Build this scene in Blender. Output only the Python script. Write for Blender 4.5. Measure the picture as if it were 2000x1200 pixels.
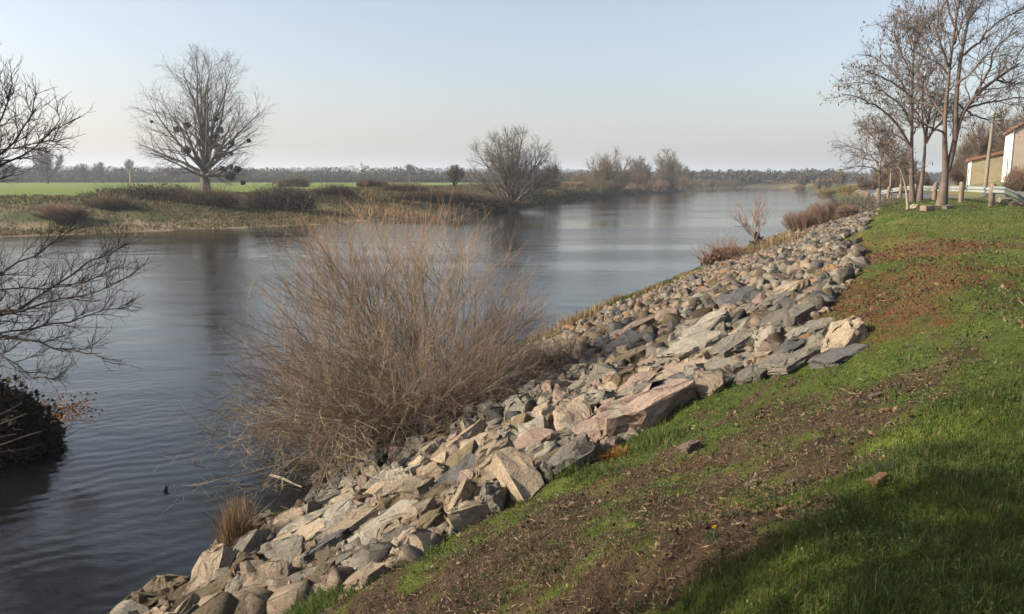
import bpy, bmesh, math, random
import numpy as np
from mathutils import Vector, Matrix, noise as mnoise

for _o in list(bpy.data.objects):
    bpy.data.objects.remove(_o)
SC = bpy.context.scene
COL = SC.collection
R = math.radians

# ------------------------------------------------------------------ camera, sky, sun, exposure
CAM_H = 5.2
FPX = 1570.0                                   # focal length in pixels of the 2000 px wide photograph
PITCH = math.atan(250.0 / FPX)
cam_data = bpy.data.cameras.new('camera')
cam = bpy.data.objects.new('camera', cam_data)
COL.objects.link(cam)
cam.location = (0, 0, CAM_H)
cam.rotation_euler = (R(90) - PITCH, 0, 0)
cam_data.sensor_width = 36.0
cam_data.lens = 36.0 * FPX / 2000.0
cam_data.clip_start = 0.05
cam_data.clip_end = 30000
SC.camera = cam

SUN_AZ = R(-97)                                 # measured from +Y (view direction), negative = to the left
SUN_EL = R(27)
world = bpy.data.worlds.new("World")
SC.world = world
world.use_nodes = True
wn = world.node_tree
wn.nodes.clear()
w_out = wn.nodes.new('ShaderNodeOutputWorld')
w_bg = wn.nodes.new('ShaderNodeBackground')
w_sky = wn.nodes.new('ShaderNodeTexSky')
w_sky.sky_type = 'NISHITA'
w_sky.sun_disc = False
w_sky.sun_elevation = SUN_EL
w_sky.sun_rotation = SUN_AZ
w_sky.altitude = 50
w_sky.air_density = 1.0
w_sky.dust_density = 2.5
w_sky.ozone_density = 1.2
w_bg.inputs['Strength'].default_value = 0.114
w_tint = wn.nodes.new('ShaderNodeMix'); w_tint.data_type = 'RGBA'; w_tint.blend_type = 'MULTIPLY'
w_tint.inputs[0].default_value = 1.0; w_tint.inputs[7].default_value = (1.04, 0.985, 0.98, 1)
w_hs = wn.nodes.new('ShaderNodeHueSaturation'); w_hs.inputs['Saturation'].default_value = 0.82
wn.links.new(w_sky.outputs[0], w_hs.inputs['Color'])
wn.links.new(w_hs.outputs[0], w_tint.inputs[6])
wn.links.new(w_tint.outputs[2], w_bg.inputs['Color'])
wn.links.new(w_bg.outputs[0], w_out.inputs['Surface'])

sun_data = bpy.data.lights.new('sun', 'SUN')
sun_data.energy = 5.0
sun_data.angle = R(0.6)
sun_data.color = (1.0, 0.90, 0.76)
sun = bpy.data.objects.new('sun', sun_data)
COL.objects.link(sun)
sun_dir = Vector((math.sin(SUN_AZ) * math.cos(SUN_EL), math.cos(SUN_AZ) * math.cos(SUN_EL), math.sin(SUN_EL)))
sun.rotation_euler = sun_dir.to_track_quat('Z', 'Y').to_euler()
sun.location = (-60, 0, 60)

SC.view_settings.view_transform = 'Standard'
SC.view_settings.look = 'None'
SC.view_settings.exposure = 0.88
SC.view_settings.gamma = 1.0
SC.render.engine = 'CYCLES'
SC.cycles.use_denoising = True
SC.cycles.max_bounces = 6
SC.cycles.transparent_max_bounces = 12
SC.cycles.volume_bounces = 0
SC.cycles.caustics_reflective = False
SC.cycles.caustics_refractive = False

# ------------------------------------------------------------------ numeric helpers
def hash2(ix, iy, seed):
    n = (ix.astype(np.int64) * 374761393 + iy.astype(np.int64) * 668265263 + seed * 1274126177) & 0x7fffffff
    n = ((n ^ (n >> 13)) * 1274126177) & 0x7fffffff
    n = n ^ (n >> 16)
    return (n & 0xffff) / 65535.0

def vnoise(x, y, seed=0):
    x = np.asarray(x, float); y = np.asarray(y, float)
    ix = np.floor(x); iy = np.floor(y)
    fx = x - ix; fy = y - iy
    fx = fx * fx * (3 - 2 * fx); fy = fy * fy * (3 - 2 * fy)
    a = hash2(ix, iy, seed); b = hash2(ix + 1, iy, seed)
    c = hash2(ix, iy + 1, seed); d = hash2(ix + 1, iy + 1, seed)
    return (a * (1 - fx) + b * fx) * (1 - fy) + (c * (1 - fx) + d * fx) * fy

def fbm(x, y, seed=0, octaves=4):
    v = 0; a = 0.5; f = 1.0; tot = 0
    for o in range(octaves):
        v = v + a * vnoise(np.asarray(x) * f + 17.3 * o, np.asarray(y) * f - 9.1 * o, seed + o)
        tot += a; a *= 0.5; f *= 2.03
    return v / tot

def sstep(a, b, x):
    t = np.clip((np.asarray(x, float) - a) / (b - a), 0, 1)
    return t * t * (3 - 2 * t)

def smooth_curve(pts, y0, y1, step, width):
    ys = np.arange(y0, y1, step)
    p = sorted(pts, key=lambda q: q[1])
    xs = np.interp(ys, [q[1] for q in p], [q[0] for q in p])
    k = np.ones(max(1, int(width / step)))
    k /= k.sum()
    pad = len(k)
    e = np.pad(xs, pad, mode='reflect', reflect_type='odd')
    xs = np.convolve(np.convolve(e, k, 'same'), k, 'same')[pad:-pad]
    return ys, xs

RB = [(-45, -120), (-22, -50), (-6.7, 1), (-3.85, 9.3), (-3.5, 12.5), (0.1, 23.8), (3.7, 31.4), (10.8, 45.8), (25.2, 75.6),
      (45, 118), (67, 166), (88, 215), (112, 290), (133, 365), (150, 430), (148, 475), (122, 512), (60, 548), (-60, 590), (-260, 640), (-600, 720)]
LB = [(-190, -120), (-150, -50), (-112, 0), (-75, 45), (-47, 72), (-38, 79), (-23, 90.7), (-7.6, 120), (0, 141), (20.5, 215),
      (46, 280), (75, 350), (96, 420), (88, 465), (40, 495), (-80, 535), (-260, 585), (-600, 665)]
RYs, RXs = smooth_curve(RB, -200, 900, 0.5, 3.0)
LYs, LXs = smooth_curve(LB, -200, 900, 0.5, 9.0)
RSl = np.gradient(RXs, RYs); LSl = np.gradient(LXs, LYs)

def right_s(x, y):
    """distance from the right-hand waterline, positive on land"""
    xr = np.interp(y, RYs, RXs); sl = np.interp(y, RYs, RSl)
    wob = (fbm(x * 0.5, y * 0.5, 5, 3) - 0.5) * 0.9
    return (x - xr) / np.sqrt(1 + sl * sl) + wob

def left_s(x, y):
    xl = np.interp(y, LYs, LXs); sl = np.interp(y, LYs, LSl)
    wob = (fbm(x * 0.12, y * 0.12, 8, 3) - 0.5) * 3.0
    return (xl - x) / np.sqrt(1 + sl * sl) + wob

ROAD = [(75, 33), (48, 37), (36, 43), (31.2, 51), (32.5, 60), (37, 76), (52, 112), (78, 175), (112, 260), (160, 380)]
def road_pts(n=400):
    p = np.array(ROAD, float)
    d = np.r_[0, np.cumsum(np.hypot(*np.diff(p, axis=0).T))]
    t = np.linspace(0, d[-1], n)
    q = np.stack([np.interp(t, d, p[:, 0]), np.interp(t, d, p[:, 1])], 1)
    k = np.ones(13) / 13
    e = np.pad(q, ((13, 13), (0, 0)), mode='reflect', reflect_type='odd')
    return np.stack([np.convolve(e[:, i], k, 'same')[13:-13] for i in (0, 1)], 1)
ROADP = road_pts()

def road_dist(x, y):
    x = np.asarray(x, float); y = np.asarray(y, float)
    sh = x.shape
    xf = x.ravel(); yf = y.ravel()
    out = np.full(xf.shape, 1e3)
    m = (xf > 15) & (yf > 20) & (yf < 420) & (xf < 220)
    idx = np.nonzero(m)[0]
    for c in range(0, len(idx), 4000):
        ii = idx[c:c + 4000]
        d = np.hypot(xf[ii, None] - ROADP[None, :, 0], yf[ii, None] - ROADP[None, :, 1])
        j = d.argmin(1)
        dm = d[np.arange(len(ii)), j]
        j2 = np.clip(j, 0, len(ROADP) - 2)
        tx = ROADP[j2 + 1, 0] - ROADP[j2, 0]; ty = ROADP[j2 + 1, 1] - ROADP[j2, 1]
        side = tx * (yf[ii] - ROADP[j2, 1]) - ty * (xf[ii] - ROADP[j2, 0])
        out[ii] = np.where(side > 0, dm, -dm)         # positive = river side
    return out.reshape(sh)

def ridge_h(x, y):
    r = np.hypot(x, y)
    az = np.arctan2(x, y)
    prof = np.interp(np.degrees(az), [-180, -60, -32, -15, 2, 12, 18, 30, 60, 180], [25, 26, 21, 20, 19, 11, 7, 10, 14, 14])
    prof = prof + (fbm(az * 9, r * 0.0006, 31, 3) - 0.5) * 7
    return prof * sstep(1100, 1900, r)

def height(x, y):
    x = np.asarray(x, float); y = np.asarray(y, float)
    s = right_s(x, y)
    # right bank: rip-rap slope up to a lawn
    W = np.interp(y, [0, 4, 8, 14, 20, 40], [7.6, 7.8, 9.2, 10.6, 10.8, 10.4])
    t = s / W
    zc = np.interp(y, [0, 5, 12], [3.5, 3.6, 3.95])
    ramp = np.where(t < 1, np.clip(t, 0, 1) ** 0.93, 1.0)
    sh = sstep(0.70, 1.35, t)
    z_r = zc * (ramp * (1 - sh) + sh * (1.0 - 0.03 * (1 - sh)))
    e = np.clip(s - W, 0, 60)
    z_r = z_r + np.minimum(e * 0.02, 0.06)
    far = sstep(80, 150, y)
    z_r = z_r * (1 - 0.35 * far)
    bump = (fbm(x * 0.9, y * 0.9, 3, 4) - 0.5) * 0.28 * sstep(0.0, 2.0, s) * (1 - 0.6 * sstep(W * 0.9, W + 2, s))
    bump = bump + (fbm(x * 5.0, y * 5.0, 13, 3) - 0.5) * 0.05
    z_r = z_r + bump
    rd = road_dist(x, y)
    k = 1 - sstep(2.6, 5.2, np.abs(rd))
    zroad = 3.62 - 0.8 * sstep(90, 220, y)
    z_r = z_r * (1 - k) + zroad * k
    up = np.clip(-rd - 3.0, 0, 60) * (rd < 0)
    z_r = np.where(rd < -3.0, zroad + (np.minimum(up * 0.19, 2.0) + np.maximum(up - 14, 0) * 0.10) * (1 - sstep(95, 125, y)) + (fbm(x * .3, y * .3, 77, 3) - .5) * .5 * sstep(0, 4, up), z_r)
    # left bank: beach, slope, field (steeper cut downstream)
    q = left_s(x, y)
    st = sstep(105, 150, y)
    beach = np.interp(q, [0, 5, 9, 18, 30, 60], [0, 0.45, 1.0, 2.2, 3.2, 3.35])
    cut = np.interp(q, [0, 0.8, 2.5, 7, 20, 60], [0, 0.5, 1.9, 2.7, 3.2, 3.35])
    z_l = beach * (1 - st) + cut * st + (fbm(x * 0.25, y * 0.25, 21, 4) - 0.5) * 0.8 * sstep(1, 8, q) * (1 - sstep(25, 60, q))
    under = -0.25 * np.clip(np.minimum(-s, -q), 0, 12) - 0.05
    z = np.where(s > 0, z_r, np.where(q > 0, z_l, under))
    # island of roots at the left edge
    isl = np.exp(-(((x + 12.2) / 2.4) ** 2 + ((y - 15.4) / 1.8) ** 2))
    z = np.where((s < 0) & (q < 0), np.maximum(z, -1.1 + 2.5 * isl), z)
    return z + ridge_h(x, y) * ((s > 0) | (q > 0))

def ray(px, py):
    u = (px - 1000.0) / FPX; v = (600.0 - py) / FPX
    c, sn = math.cos(PITCH), math.sin(PITCH)
    return np.array([u, c + v * sn, -sn + v * c])

def at(px, py, y):
    """world point on the photo ray through (px, py) at forward distance y"""
    d = ray(px, py)
    return np.array([0, 0, CAM_H]) + d * (y / d[1])

def hit(px, py, tmax=600.0):
    """where the photo ray through (px, py) meets the ground (or the water)"""
    d = ray(px, py)
    t = np.geomspace(1.5, tmax, 1500)
    P = np.array([0, 0, CAM_H]) + t[:, None] * d
    hh = np.maximum(height(P[:, 0], P[:, 1]), 0.0)
    below = np.nonzero(P[:, 2] < hh)[0]
    if len(below) == 0:
        return P[-1]
    i = max(below[0], 1)
    t = np.linspace(t[i - 1], t[i], 40)
    P = np.array([0, 0, CAM_H]) + t[:, None] * d
    hh = np.maximum(height(P[:, 0], P[:, 1]), 0.0)
    i = np.nonzero(P[:, 2] < hh)[0]
    i = i[0] if len(i) else -1
    p = P[i].copy(); p[2] = hh[i]
    return p

def H1(x, y):
    return float(height(np.array([x]), np.array([y]))[0])

# ------------------------------------------------------------------ object helpers
def tag(o, label=None, cat=None, group=None, kind=None):
    if label: o['label'] = label
    if cat: o['category'] = cat
    if group: o['group'] = group
    if kind: o['kind'] = kind
    return o

def empty(name, loc, label, cat, group=None, rz=0.0):
    o = bpy.data.objects.new(name, None)
    o.empty_display_size = 0.2
    o.location = Vector([float(c) for c in loc])
    o.rotation_euler = (0, 0, rz)
    COL.objects.link(o)
    return tag(o, label, cat, group)

def link(name, me, mat=None, parent=None, world_coords=True):
    o = bpy.data.objects.new(name, me)
    COL.objects.link(o)
    if mat is not None and len(me.materials) == 0:
        for m in (mat if isinstance(mat, (list, tuple)) else [mat]):
            me.materials.append(m)
    if parent is not None:
        o.parent = parent
        if world_coords:
            o.matrix_parent_inverse = Matrix.Translation(-parent.location) if not any(parent.rotation_euler) else \
                (Matrix.Translation(parent.location) @ parent.rotation_euler.to_matrix().to_4x4()).inverted()
    return o

def np_mesh(name, verts, faces, colors=None, smooth=False, mat_idx=None):
    me = bpy.data.meshes.new(name)
    v = np.ascontiguousarray(verts, dtype=np.float32).reshape(-1, 3)
    f = np.ascontiguousarray(faces, dtype=np.int32)
    nf, k = f.shape
    me.vertices.add(len(v)); me.vertices.foreach_set('co', v.ravel())
    me.loops.add(nf * k); me.loops.foreach_set('vertex_index', f.ravel())
    me.polygons.add(nf)
    me.polygons.foreach_set('loop_start', np.arange(0, nf * k, k, dtype=np.int32))
    me.polygons.foreach_set('loop_total', np.full(nf, k, dtype=np.int32))
    if smooth:
        me.polygons.foreach_set('use_smooth', np.ones(nf, dtype=bool))
    if mat_idx is not None:
        me.polygons.foreach_set('material_index', np.ascontiguousarray(mat_idx, dtype=np.int32))
    me.update(calc_edges=True)
    if colors is not None:
        ca = me.color_attributes.new('Col', 'FLOAT_COLOR', 'POINT')
        c = np.ones((len(v), 4), dtype=np.float32); c[:, :3] = colors
        ca.data.foreach_set('color', c.ravel())
    return me

class Geo:
    """collects quads and triangles into one mesh"""
    def __init__(self): self.v = []; self.f = []; self.n = 0
    def add(self, verts, faces):
        self.f += [[i + self.n for i in f] for f in faces]
        self.v += [tuple(map(float, p)) for p in verts]; self.n += len(verts)
    def box(self, c, size, rz=0.0, M=None):
        sx, sy, sz = [k / 2 for k in size]
        vs = [Vector((x, y, z)) for x in (-sx, sx) for y in (-sy, sy) for z in (-sz, sz)]
        m = Matrix.Translation(Vector(c)) @ Matrix.Rotation(rz, 4, 'Z')
        if M is not None: m = M @ m
        self.add([m @ v for v in vs], [(0, 1, 3, 2), (4, 6, 7, 5), (0, 4, 5, 1), (2, 3, 7, 6), (0, 2, 6, 4), (1, 5, 7, 3)])
    def tube(self, pts, rad, sides=8, cap=True):
        pts = [Vector(p) for p in pts]
        rad = rad if isinstance(rad, (list, tuple)) else [rad] * len(pts)
        rings = []
        for i, p in enumerate(pts):
            t = (pts[min(i + 1, len(pts) - 1)] - pts[max(i - 1, 0)]).normalized()
            a = t.orthogonal().normalized() if i == 0 else (a - t * a.dot(t)).normalized()
            b = t.cross(a)
            rings.append([p + (a * math.cos(2 * math.pi * k / sides) + b * math.sin(2 * math.pi * k / sides)) * rad[i] for k in range(sides)])
        fs = []
        for i in range(len(pts) - 1):
            for k in range(sides):
                k2 = (k + 1) % sides
                fs.append((i * sides + k, i * sides + k2, (i + 1) * sides + k2, (i + 1) * sides + k))
        if cap:
            fs.append(tuple(range(sides))[::-1]); fs.append(tuple((len(pts) - 1) * sides + k for k in range(sides)))
        self.add([v for r in rings for v in r], fs)
    def mesh(self, name, bevel=0.0, smooth=False):
        me = bpy.data.meshes.new(name)
        me.from_pydata(self.v, [], self.f); me.update()
        bm = bmesh.new(); bm.from_mesh(me)
        bmesh.ops.recalc_face_normals(bm, faces=bm.faces)
        if bevel > 0:
            bmesh.ops.bevel(bm, geom=list(bm.edges), offset=bevel, segments=2, affect='EDGES')
        bm.to_mesh(me); bm.free()
        if smooth:
            me.polygons.foreach_set('use_smooth', np.ones(len(me.polygons), dtype=bool))
            me.set_sharp_from_angle(angle=R(40))
        return me

# ------------------------------------------------------------------ materials
def new_mat(name):
    m = bpy.data.materials.new(name); m.use_nodes = True
    nt = m.node_tree; nt.nodes.clear()
    out = nt.nodes.new('ShaderNodeOutputMaterial')
    return m, nt, out

def N(nt, typ, **kw):
    n = nt.nodes.new(typ)
    for k, v in kw.items():
        if k in n.inputs.keys(): n.inputs[k].default_value = v
        else: setattr(n, k, v)
    return n

def noise_tex(nt, scale, detail=5, rough=0.6, coord=None, dist=0.0):
    n = N(nt, 'ShaderNodeTexNoise', Scale=scale, Detail=detail, Roughness=rough, Distortion=dist)
    if coord is not None: nt.links.new(coord, n.inputs['Vector'])
    return n.outputs['Fac']

def ramp(nt, fac, stops):
    r = nt.nodes.new('ShaderNodeValToRGB')
    els = r.color_ramp.elements
    while len(els) < len(stops): els.new(0.5)
    for e, (p, c) in zip(els, stops):
        e.position = p; e.color = (*c, 1) if len(c) == 3 else c
    nt.links.new(fac, r.inputs['Fac'])
    return r.outputs['Color']

def mixc(nt, fac, a, b, mode='MIX'):
    m = nt.nodes.new('ShaderNodeMix'); m.data_type = 'RGBA'; m.blend_type = mode
    for sock, val in ((0, fac), (6, a), (7, b)):
        if hasattr(val, 'is_linked'): nt.links.new(val, m.inputs[sock])
        elif isinstance(val, (int, float)): m.inputs[sock].default_value = val
        else: m.inputs[sock].default_value = (*val, 1)
    return m.outputs[2]

def simple_mat(name, c1, c2, scale=6.0, rough=0.9, bump=0.2, bscale=30.0, spec=0.25, metallic=0.0, dist=0.01):
    m, nt, out = new_mat(name)
    tc = N(nt, 'ShaderNodeTexCoord').outputs['Object']
    f = noise_tex(nt, scale, 6, 0.65, tc)
    col = ramp(nt, f, [(0.3, c1), (0.7, c2)])
    b = N(nt, 'ShaderNodeBsdfPrincipled', Roughness=rough, Metallic=metallic)
    b.inputs['Specular IOR Level'].default_value = spec
    nt.links.new(col, b.inputs['Base Color'])
    if bump > 0:
        bp = N(nt, 'ShaderNodeBump', Strength=bump, Distance=dist)
        nt.links.new(noise_tex(nt, bscale, 6, 0.7, tc), bp.inputs['Height'])
        nt.links.new(bp.outputs[0], b.inputs['Normal'])
    nt.links.new(b.outputs[0], out.inputs['Surface'])
    return m

def attr_mat(name, var=0.35, trans=0.25, scale=3.0, rough=0.7):
    """thin plant matter coloured by its own attribute"""
    m, nt, out = new_mat(name)
    a = N(nt, 'ShaderNodeAttribute', attribute_name='Col')
    tc = N(nt, 'ShaderNodeTexCoord').outputs['Object']
    f = noise_tex(nt, scale, 4, 0.6, tc)
    mul = ramp(nt, f, [(0.25, (1 - var,) * 3), (0.75, (1 + var,) * 3)])
    col = mixc(nt, 1.0, a.outputs['Color'], mul, 'MULTIPLY')
    b = N(nt, 'ShaderNodeBsdfPrincipled', Roughness=rough)
    b.inputs['Specular IOR Level'].default_value = 0.2
    nt.links.new(col, b.inputs['Base Color'])
    t = N(nt, 'ShaderNodeBsdfTranslucent')
    nt.links.new(col, t.inputs['Color'])
    mx = N(nt, 'ShaderNodeMixShader'); mx.inputs[0].default_value = trans
    nt.links.new(b.outputs[0], mx.inputs[1]); nt.links.new(t.outputs[0], mx.inputs[2])
    nt.links.new(mx.outputs[0], out.inputs['Surface'])
    return m

def rock_mat(name, base, alt, spot, lichen=(0.25, 0.235, 0.175), lich_amt=0.55):
    m, nt, out = new_mat(name)
    tc = N(nt, 'ShaderNodeTexCoord').outputs['Object']
    oi = N(nt, 'ShaderNodeObjectInfo')
    add = N(nt, 'ShaderNodeVectorMath', operation='ADD')
    sc = N(nt, 'ShaderNodeVectorMath', operation='SCALE'); sc.inputs['Scale'].default_value = 37.0
    comb = N(nt, 'ShaderNodeCombineXYZ')
    for k in range(3): nt.links.new(oi.outputs['Random'], comb.inputs[k])
    nt.links.new(comb.outputs[0], sc.inputs[0])
    nt.links.new(tc, add.inputs[0]); nt.links.new(sc.outputs[0], add.inputs[1])
    v = add.outputs[0]
    big = noise_tex(nt, 1.6, 5, 0.6, v, 0.4)
    c = ramp(nt, big, [(0.3, base), (0.68, alt)])
    fine = noise_tex(nt, 22, 6, 0.75, v)
    c = mixc(nt, ramp(nt, fine, [(0.42, (0, 0, 0)), (0.72, (0.75,) * 3)]), c, spot)
    li = noise_tex(nt, 3.5, 6, 0.7, v, 0.6)
    c = mixc(nt, ramp(nt, li, [(lich_amt, (0, 0, 0)), (lich_amt + 0.13, (0.8,) * 3)]), c, lichen)
    vo = N(nt, 'ShaderNodeTexVoronoi', feature='DISTANCE_TO_EDGE', Scale=3.2)
    wv = N(nt, 'ShaderNodeVectorMath', operation='ADD')
    nw = N(nt, 'ShaderNodeTexNoise', Scale=4.0, Detail=4.0)
    nt.links.new(v, nw.inputs['Vector'])
    nt.links.new(v, wv.inputs[0]); nt.links.new(nw.outputs['Color'], wv.inputs[1])
    nt.links.new(wv.outputs[0], vo.inputs['Vector'])
    crack = ramp(nt, vo.outputs['Distance'], [(0.0, (0.45,) * 3), (0.035, (1.0,) * 3)])
    c = mixc(nt, 1.0, c, crack, 'MULTIPLY')
    st = noise_tex(nt, 2.3, 4, 0.6, v, 1.2)
    c = mixc(nt, ramp(nt, st, [(0.60, (0, 0, 0)), (0.74, (0.45,) * 3)]), c, (0.16, 0.105, 0.06))
    # wet, algae-dark band just above the water
    gp = N(nt, 'ShaderNodeNewGeometry'); sx = N(nt, 'ShaderNodeSeparateXYZ')
    nt.links.new(gp.outputs['Position'], sx.inputs[0])
    wz = N(nt, 'ShaderNodeMapRange'); nt.links.new(sx.outputs['Z'], wz.inputs['Value'])
    wz.inputs['From Min'].default_value = 0.05; wz.inputs['From Max'].default_value = 0.24
    wet = ramp(nt, wz.outputs[0], [(0.0, (0.38, 0.36, 0.30)), (1.0, (1, 1, 1))])
    c = mixc(nt, 1.0, c, wet, 'MULTIPLY')
    # per-stone brightness
    mr = N(nt, 'ShaderNodeMapRange'); mr.inputs['To Min'].default_value = 0.72; mr.inputs['To Max'].default_value = 1.22
    nt.links.new(oi.outputs['Random'], mr.inputs['Value'])
    vs = N(nt, 'ShaderNodeVectorMath', operation='SCALE')
    nt.links.new(c, vs.inputs[0]); nt.links.new(mr.outputs[0], vs.inputs['Scale'])
    b = N(nt, 'ShaderNodeBsdfPrincipled', Roughness=0.88)
    b.inputs['Specular IOR Level'].default_value = 0.3
    nt.links.new(vs.outputs[0], b.inputs['Base Color'])
    bp = N(nt, 'ShaderNodeBump', Strength=1.0, Distance=0.06)
    hn = noise_tex(nt, 9, 9, 0.72, v)
    nt.links.new(hn, bp.inputs['Height'])
    nt.links.new(bp.outputs[0], b.inputs['Normal'])
    nt.links.new(b.outputs[0], out.inputs['Surface'])
    return m

ROCK = {
    'pink':  rock_mat('rock_pink_granite', (0.22, 0.155, 0.113), (0.305, 0.225, 0.168), (0.15, 0.105, 0.085)),
    'grey':  rock_mat('rock_grey', (0.145, 0.128, 0.098), (0.22, 0.195, 0.148), (0.08, 0.078, 0.065)),
    'tan':   rock_mat('rock_tan', (0.275, 0.21, 0.138), (0.37, 0.295, 0.20), (0.14, 0.11, 0.08)),
    'slate': rock_mat('rock_dark_blue_grey', (0.085, 0.082, 0.075), (0.145, 0.137, 0.12), (0.06, 0.06, 0.06), (0.19, 0.19, 0.16), 0.6),
    'brown': rock_mat('rock_mossy_brown', (0.12, 0.085, 0.05), (0.18, 0.13, 0.08), (0.075, 0.065, 0.03), (0.10, 0.105, 0.04), 0.5),
    'pale':  rock_mat('rock_pale_lichen', (0.25, 0.222, 0.172), (0.345, 0.305, 0.235), (0.13, 0.12, 0.095)),
    'ochre': rock_mat('rock_orange', (0.28, 0.15, 0.06), (0.36, 0.22, 0.10), (0.18, 0.10, 0.05), (0.22, 0.17, 0.10), 0.62),
}
ROCK_KEYS = list(ROCK)

BARK_GREY = simple_mat('bark_grey', (0.085, 0.072, 0.06), (0.17, 0.145, 0.12), 3.0, bump=0.5, bscale=14)
BARK_DARK = simple_mat('bark_dark', (0.035, 0.028, 0.024), (0.075, 0.06, 0.05), 4.0, bump=0.4)
BARK_PINK = simple_mat('bark_pinkish_brown', (0.085, 0.06, 0.046), (0.155, 0.115, 0.09), 3.5, bump=0.6, bscale=18)
BARK_PALE = simple_mat('bark_pale', (0.20, 0.16, 0.11), (0.32, 0.27, 0.20), 4.0, bump=0.3)
TWIG_GREY = simple_mat('twig_grey', (0.10, 0.085, 0.075), (0.16, 0.135, 0.12), 1.5, bump=0)
TWIG_BROWN = simple_mat('twig_brown', (0.10, 0.07, 0.045), (0.17, 0.125, 0.085), 1.5, bump=0)
TWIG_LAWN = simple_mat('twig_grey_brown', (0.095, 0.074, 0.058), (0.165, 0.132, 0.105), 1.5, bump=0)
TWIG_OLIVE = simple_mat('twig_olive', (0.13, 0.105, 0.06), (0.20, 0.165, 0.10), 1.5, bump=0)
TWIG_WILLOW = simple_mat('twig_willow_grey', (0.115, 0.098, 0.078), (0.185, 0.16, 0.13), 1.5, bump=0)
TWIG_RED = simple_mat('twig_red_brown', (0.20, 0.125, 0.09), (0.29, 0.19, 0.14), 1.5, bump=0)
STEM_BUSH = simple_mat('bush_stem', (0.17, 0.13, 0.08), (0.30, 0.24, 0.16), 2.5, bump=0)
SHOOT_BUSH = simple_mat('bush_shoot', (0.24, 0.175, 0.135), (0.35, 0.265, 0.205), 1.2, bump=0)
SHOOT_TOP = simple_mat('bush_orange_shoot', (0.32, 0.19, 0.10), (0.44, 0.28, 0.165), 1.2, bump=0)
LEAF = attr_mat('leaf_matter')
GRASS = attr_mat('grass_blade', 0.3, 0.35, 1.2)
DRY = attr_mat('dry_stalk', 0.3, 0.2, 2.0)

# ------------------------------------------------------------------ ground
EDGE_TOP_PX = [(640, 1195), (720, 1130), (800, 1070), (900, 985), (1040, 935), (1160, 890), (1250, 850), (1320, 795), (1440, 748),
               (1560, 702), (1640, 668), (1600, 615), (1635, 560), (1640, 510), (1625, 475), (1660, 440), (1695, 415)]
_et = [hit(*p) for p in EDGE_TOP_PX]
_et = sorted([(float(p[1]), float(right_s(p[:1], p[1:2])[0])) for p in _et])
ET_Y = np.array([p[0] for p in _et]); ET_S = np.array([p[1] for p in _et])
def rock_top(y):
    return np.interp(y, ET_Y, ET_S) * (1 - 0.0 * y)
def rock_low(y):
    return np.interp(y, [8, 18, 21, 25, 31, 45, 60], [-0.5, -0.2, 0.9, 2.0, 2.9, 2.5, 1.4])

def blobs(x, y, lst):
    v = np.zeros(np.shape(x))
    for (bx, by, r, w) in lst:
        v = v + w * np.exp(-((x - bx) ** 2 + (y - by) ** 2) / (r * r))
    return v
def B(px, py, r, w=1.0):
    p = hit(px, py); return (p[0], p[1], r, w)
GREEN_BL = [B(1300, 830, .45), B(1400, 770, .5), B(1500, 735, .5), B(1600, 700, .6), B(1720, 680, .8), B(1880, 640, 1.1), B(1250, 890, .3, .7),
            B(1000, 935, .3, .8), B(860, 1090, .35, .7), B(780, 1130, .3, .7), B(1150, 950, .4, .4), B(1290, 950, .35, .5), B(1700, 860, .5, .5), B(1450, 850, .4, .4),
            B(540, 1170, .3, .8), B(720, 1075, .3, .6), B(1980, 700, 1.0)]
LUSH_BL = [B(1950, 1080, .7), B(1780, 1180, .35), B(1970, 830, .7), B(1940, 930, .6), B(1620, 1160, .25, .8), B(1480, 1120, .25, .7), B(1420, 1170, .2, .7), B(1990, 760, .6),
           B(2250, 1000, 1.4)]
BROWN_BL = [B(1100, 1010, .7), B(1230, 930, .35), B(900, 1120, .5), B(1300, 1050, .6), B(1480, 960, .6), B(1580, 850, .6), B(1660, 790, .7), B(1780, 740, .6, .8), B(1000, 1130, .6), B(1200, 1150, .6),
            B(1630, 990, .45, .9), B(1370, 900, .45, .8), B(1650, 920, .5, .8), B(1480, 1060, .4, .9), B(1560, 1080, .35, .7), B(700, 1180, .4, .6), B(850, 1030, .25, .6), B(1880, 720, .5, .4), B(1750, 850, .5, .5)]
RED_BL = [B(1650, 600, .9), B(1720, 570, 1.1), B(1800, 580, .9), B(1640, 640, .5), B(1740, 500, 1.6, .8), B(1680, 480, 1.6, .7), B(1860, 530, 1.1, .6), B(1620, 620, .6), B(1730, 640, .5, .8), B(1580, 650, .4), B(1660, 520, 1.2, .8), B(1800, 640, .5, .6), B(1850, 480, 1.6, .6)]
FARGREEN_BL = [B(1700, 440, 3.5), B(1900, 440, 6, 1.2), B(1930, 520, 2.0), B(1900, 600, 1.2, .8), B(1660, 455, 2.0), B(1800, 470, 2.0, .5)]

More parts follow.
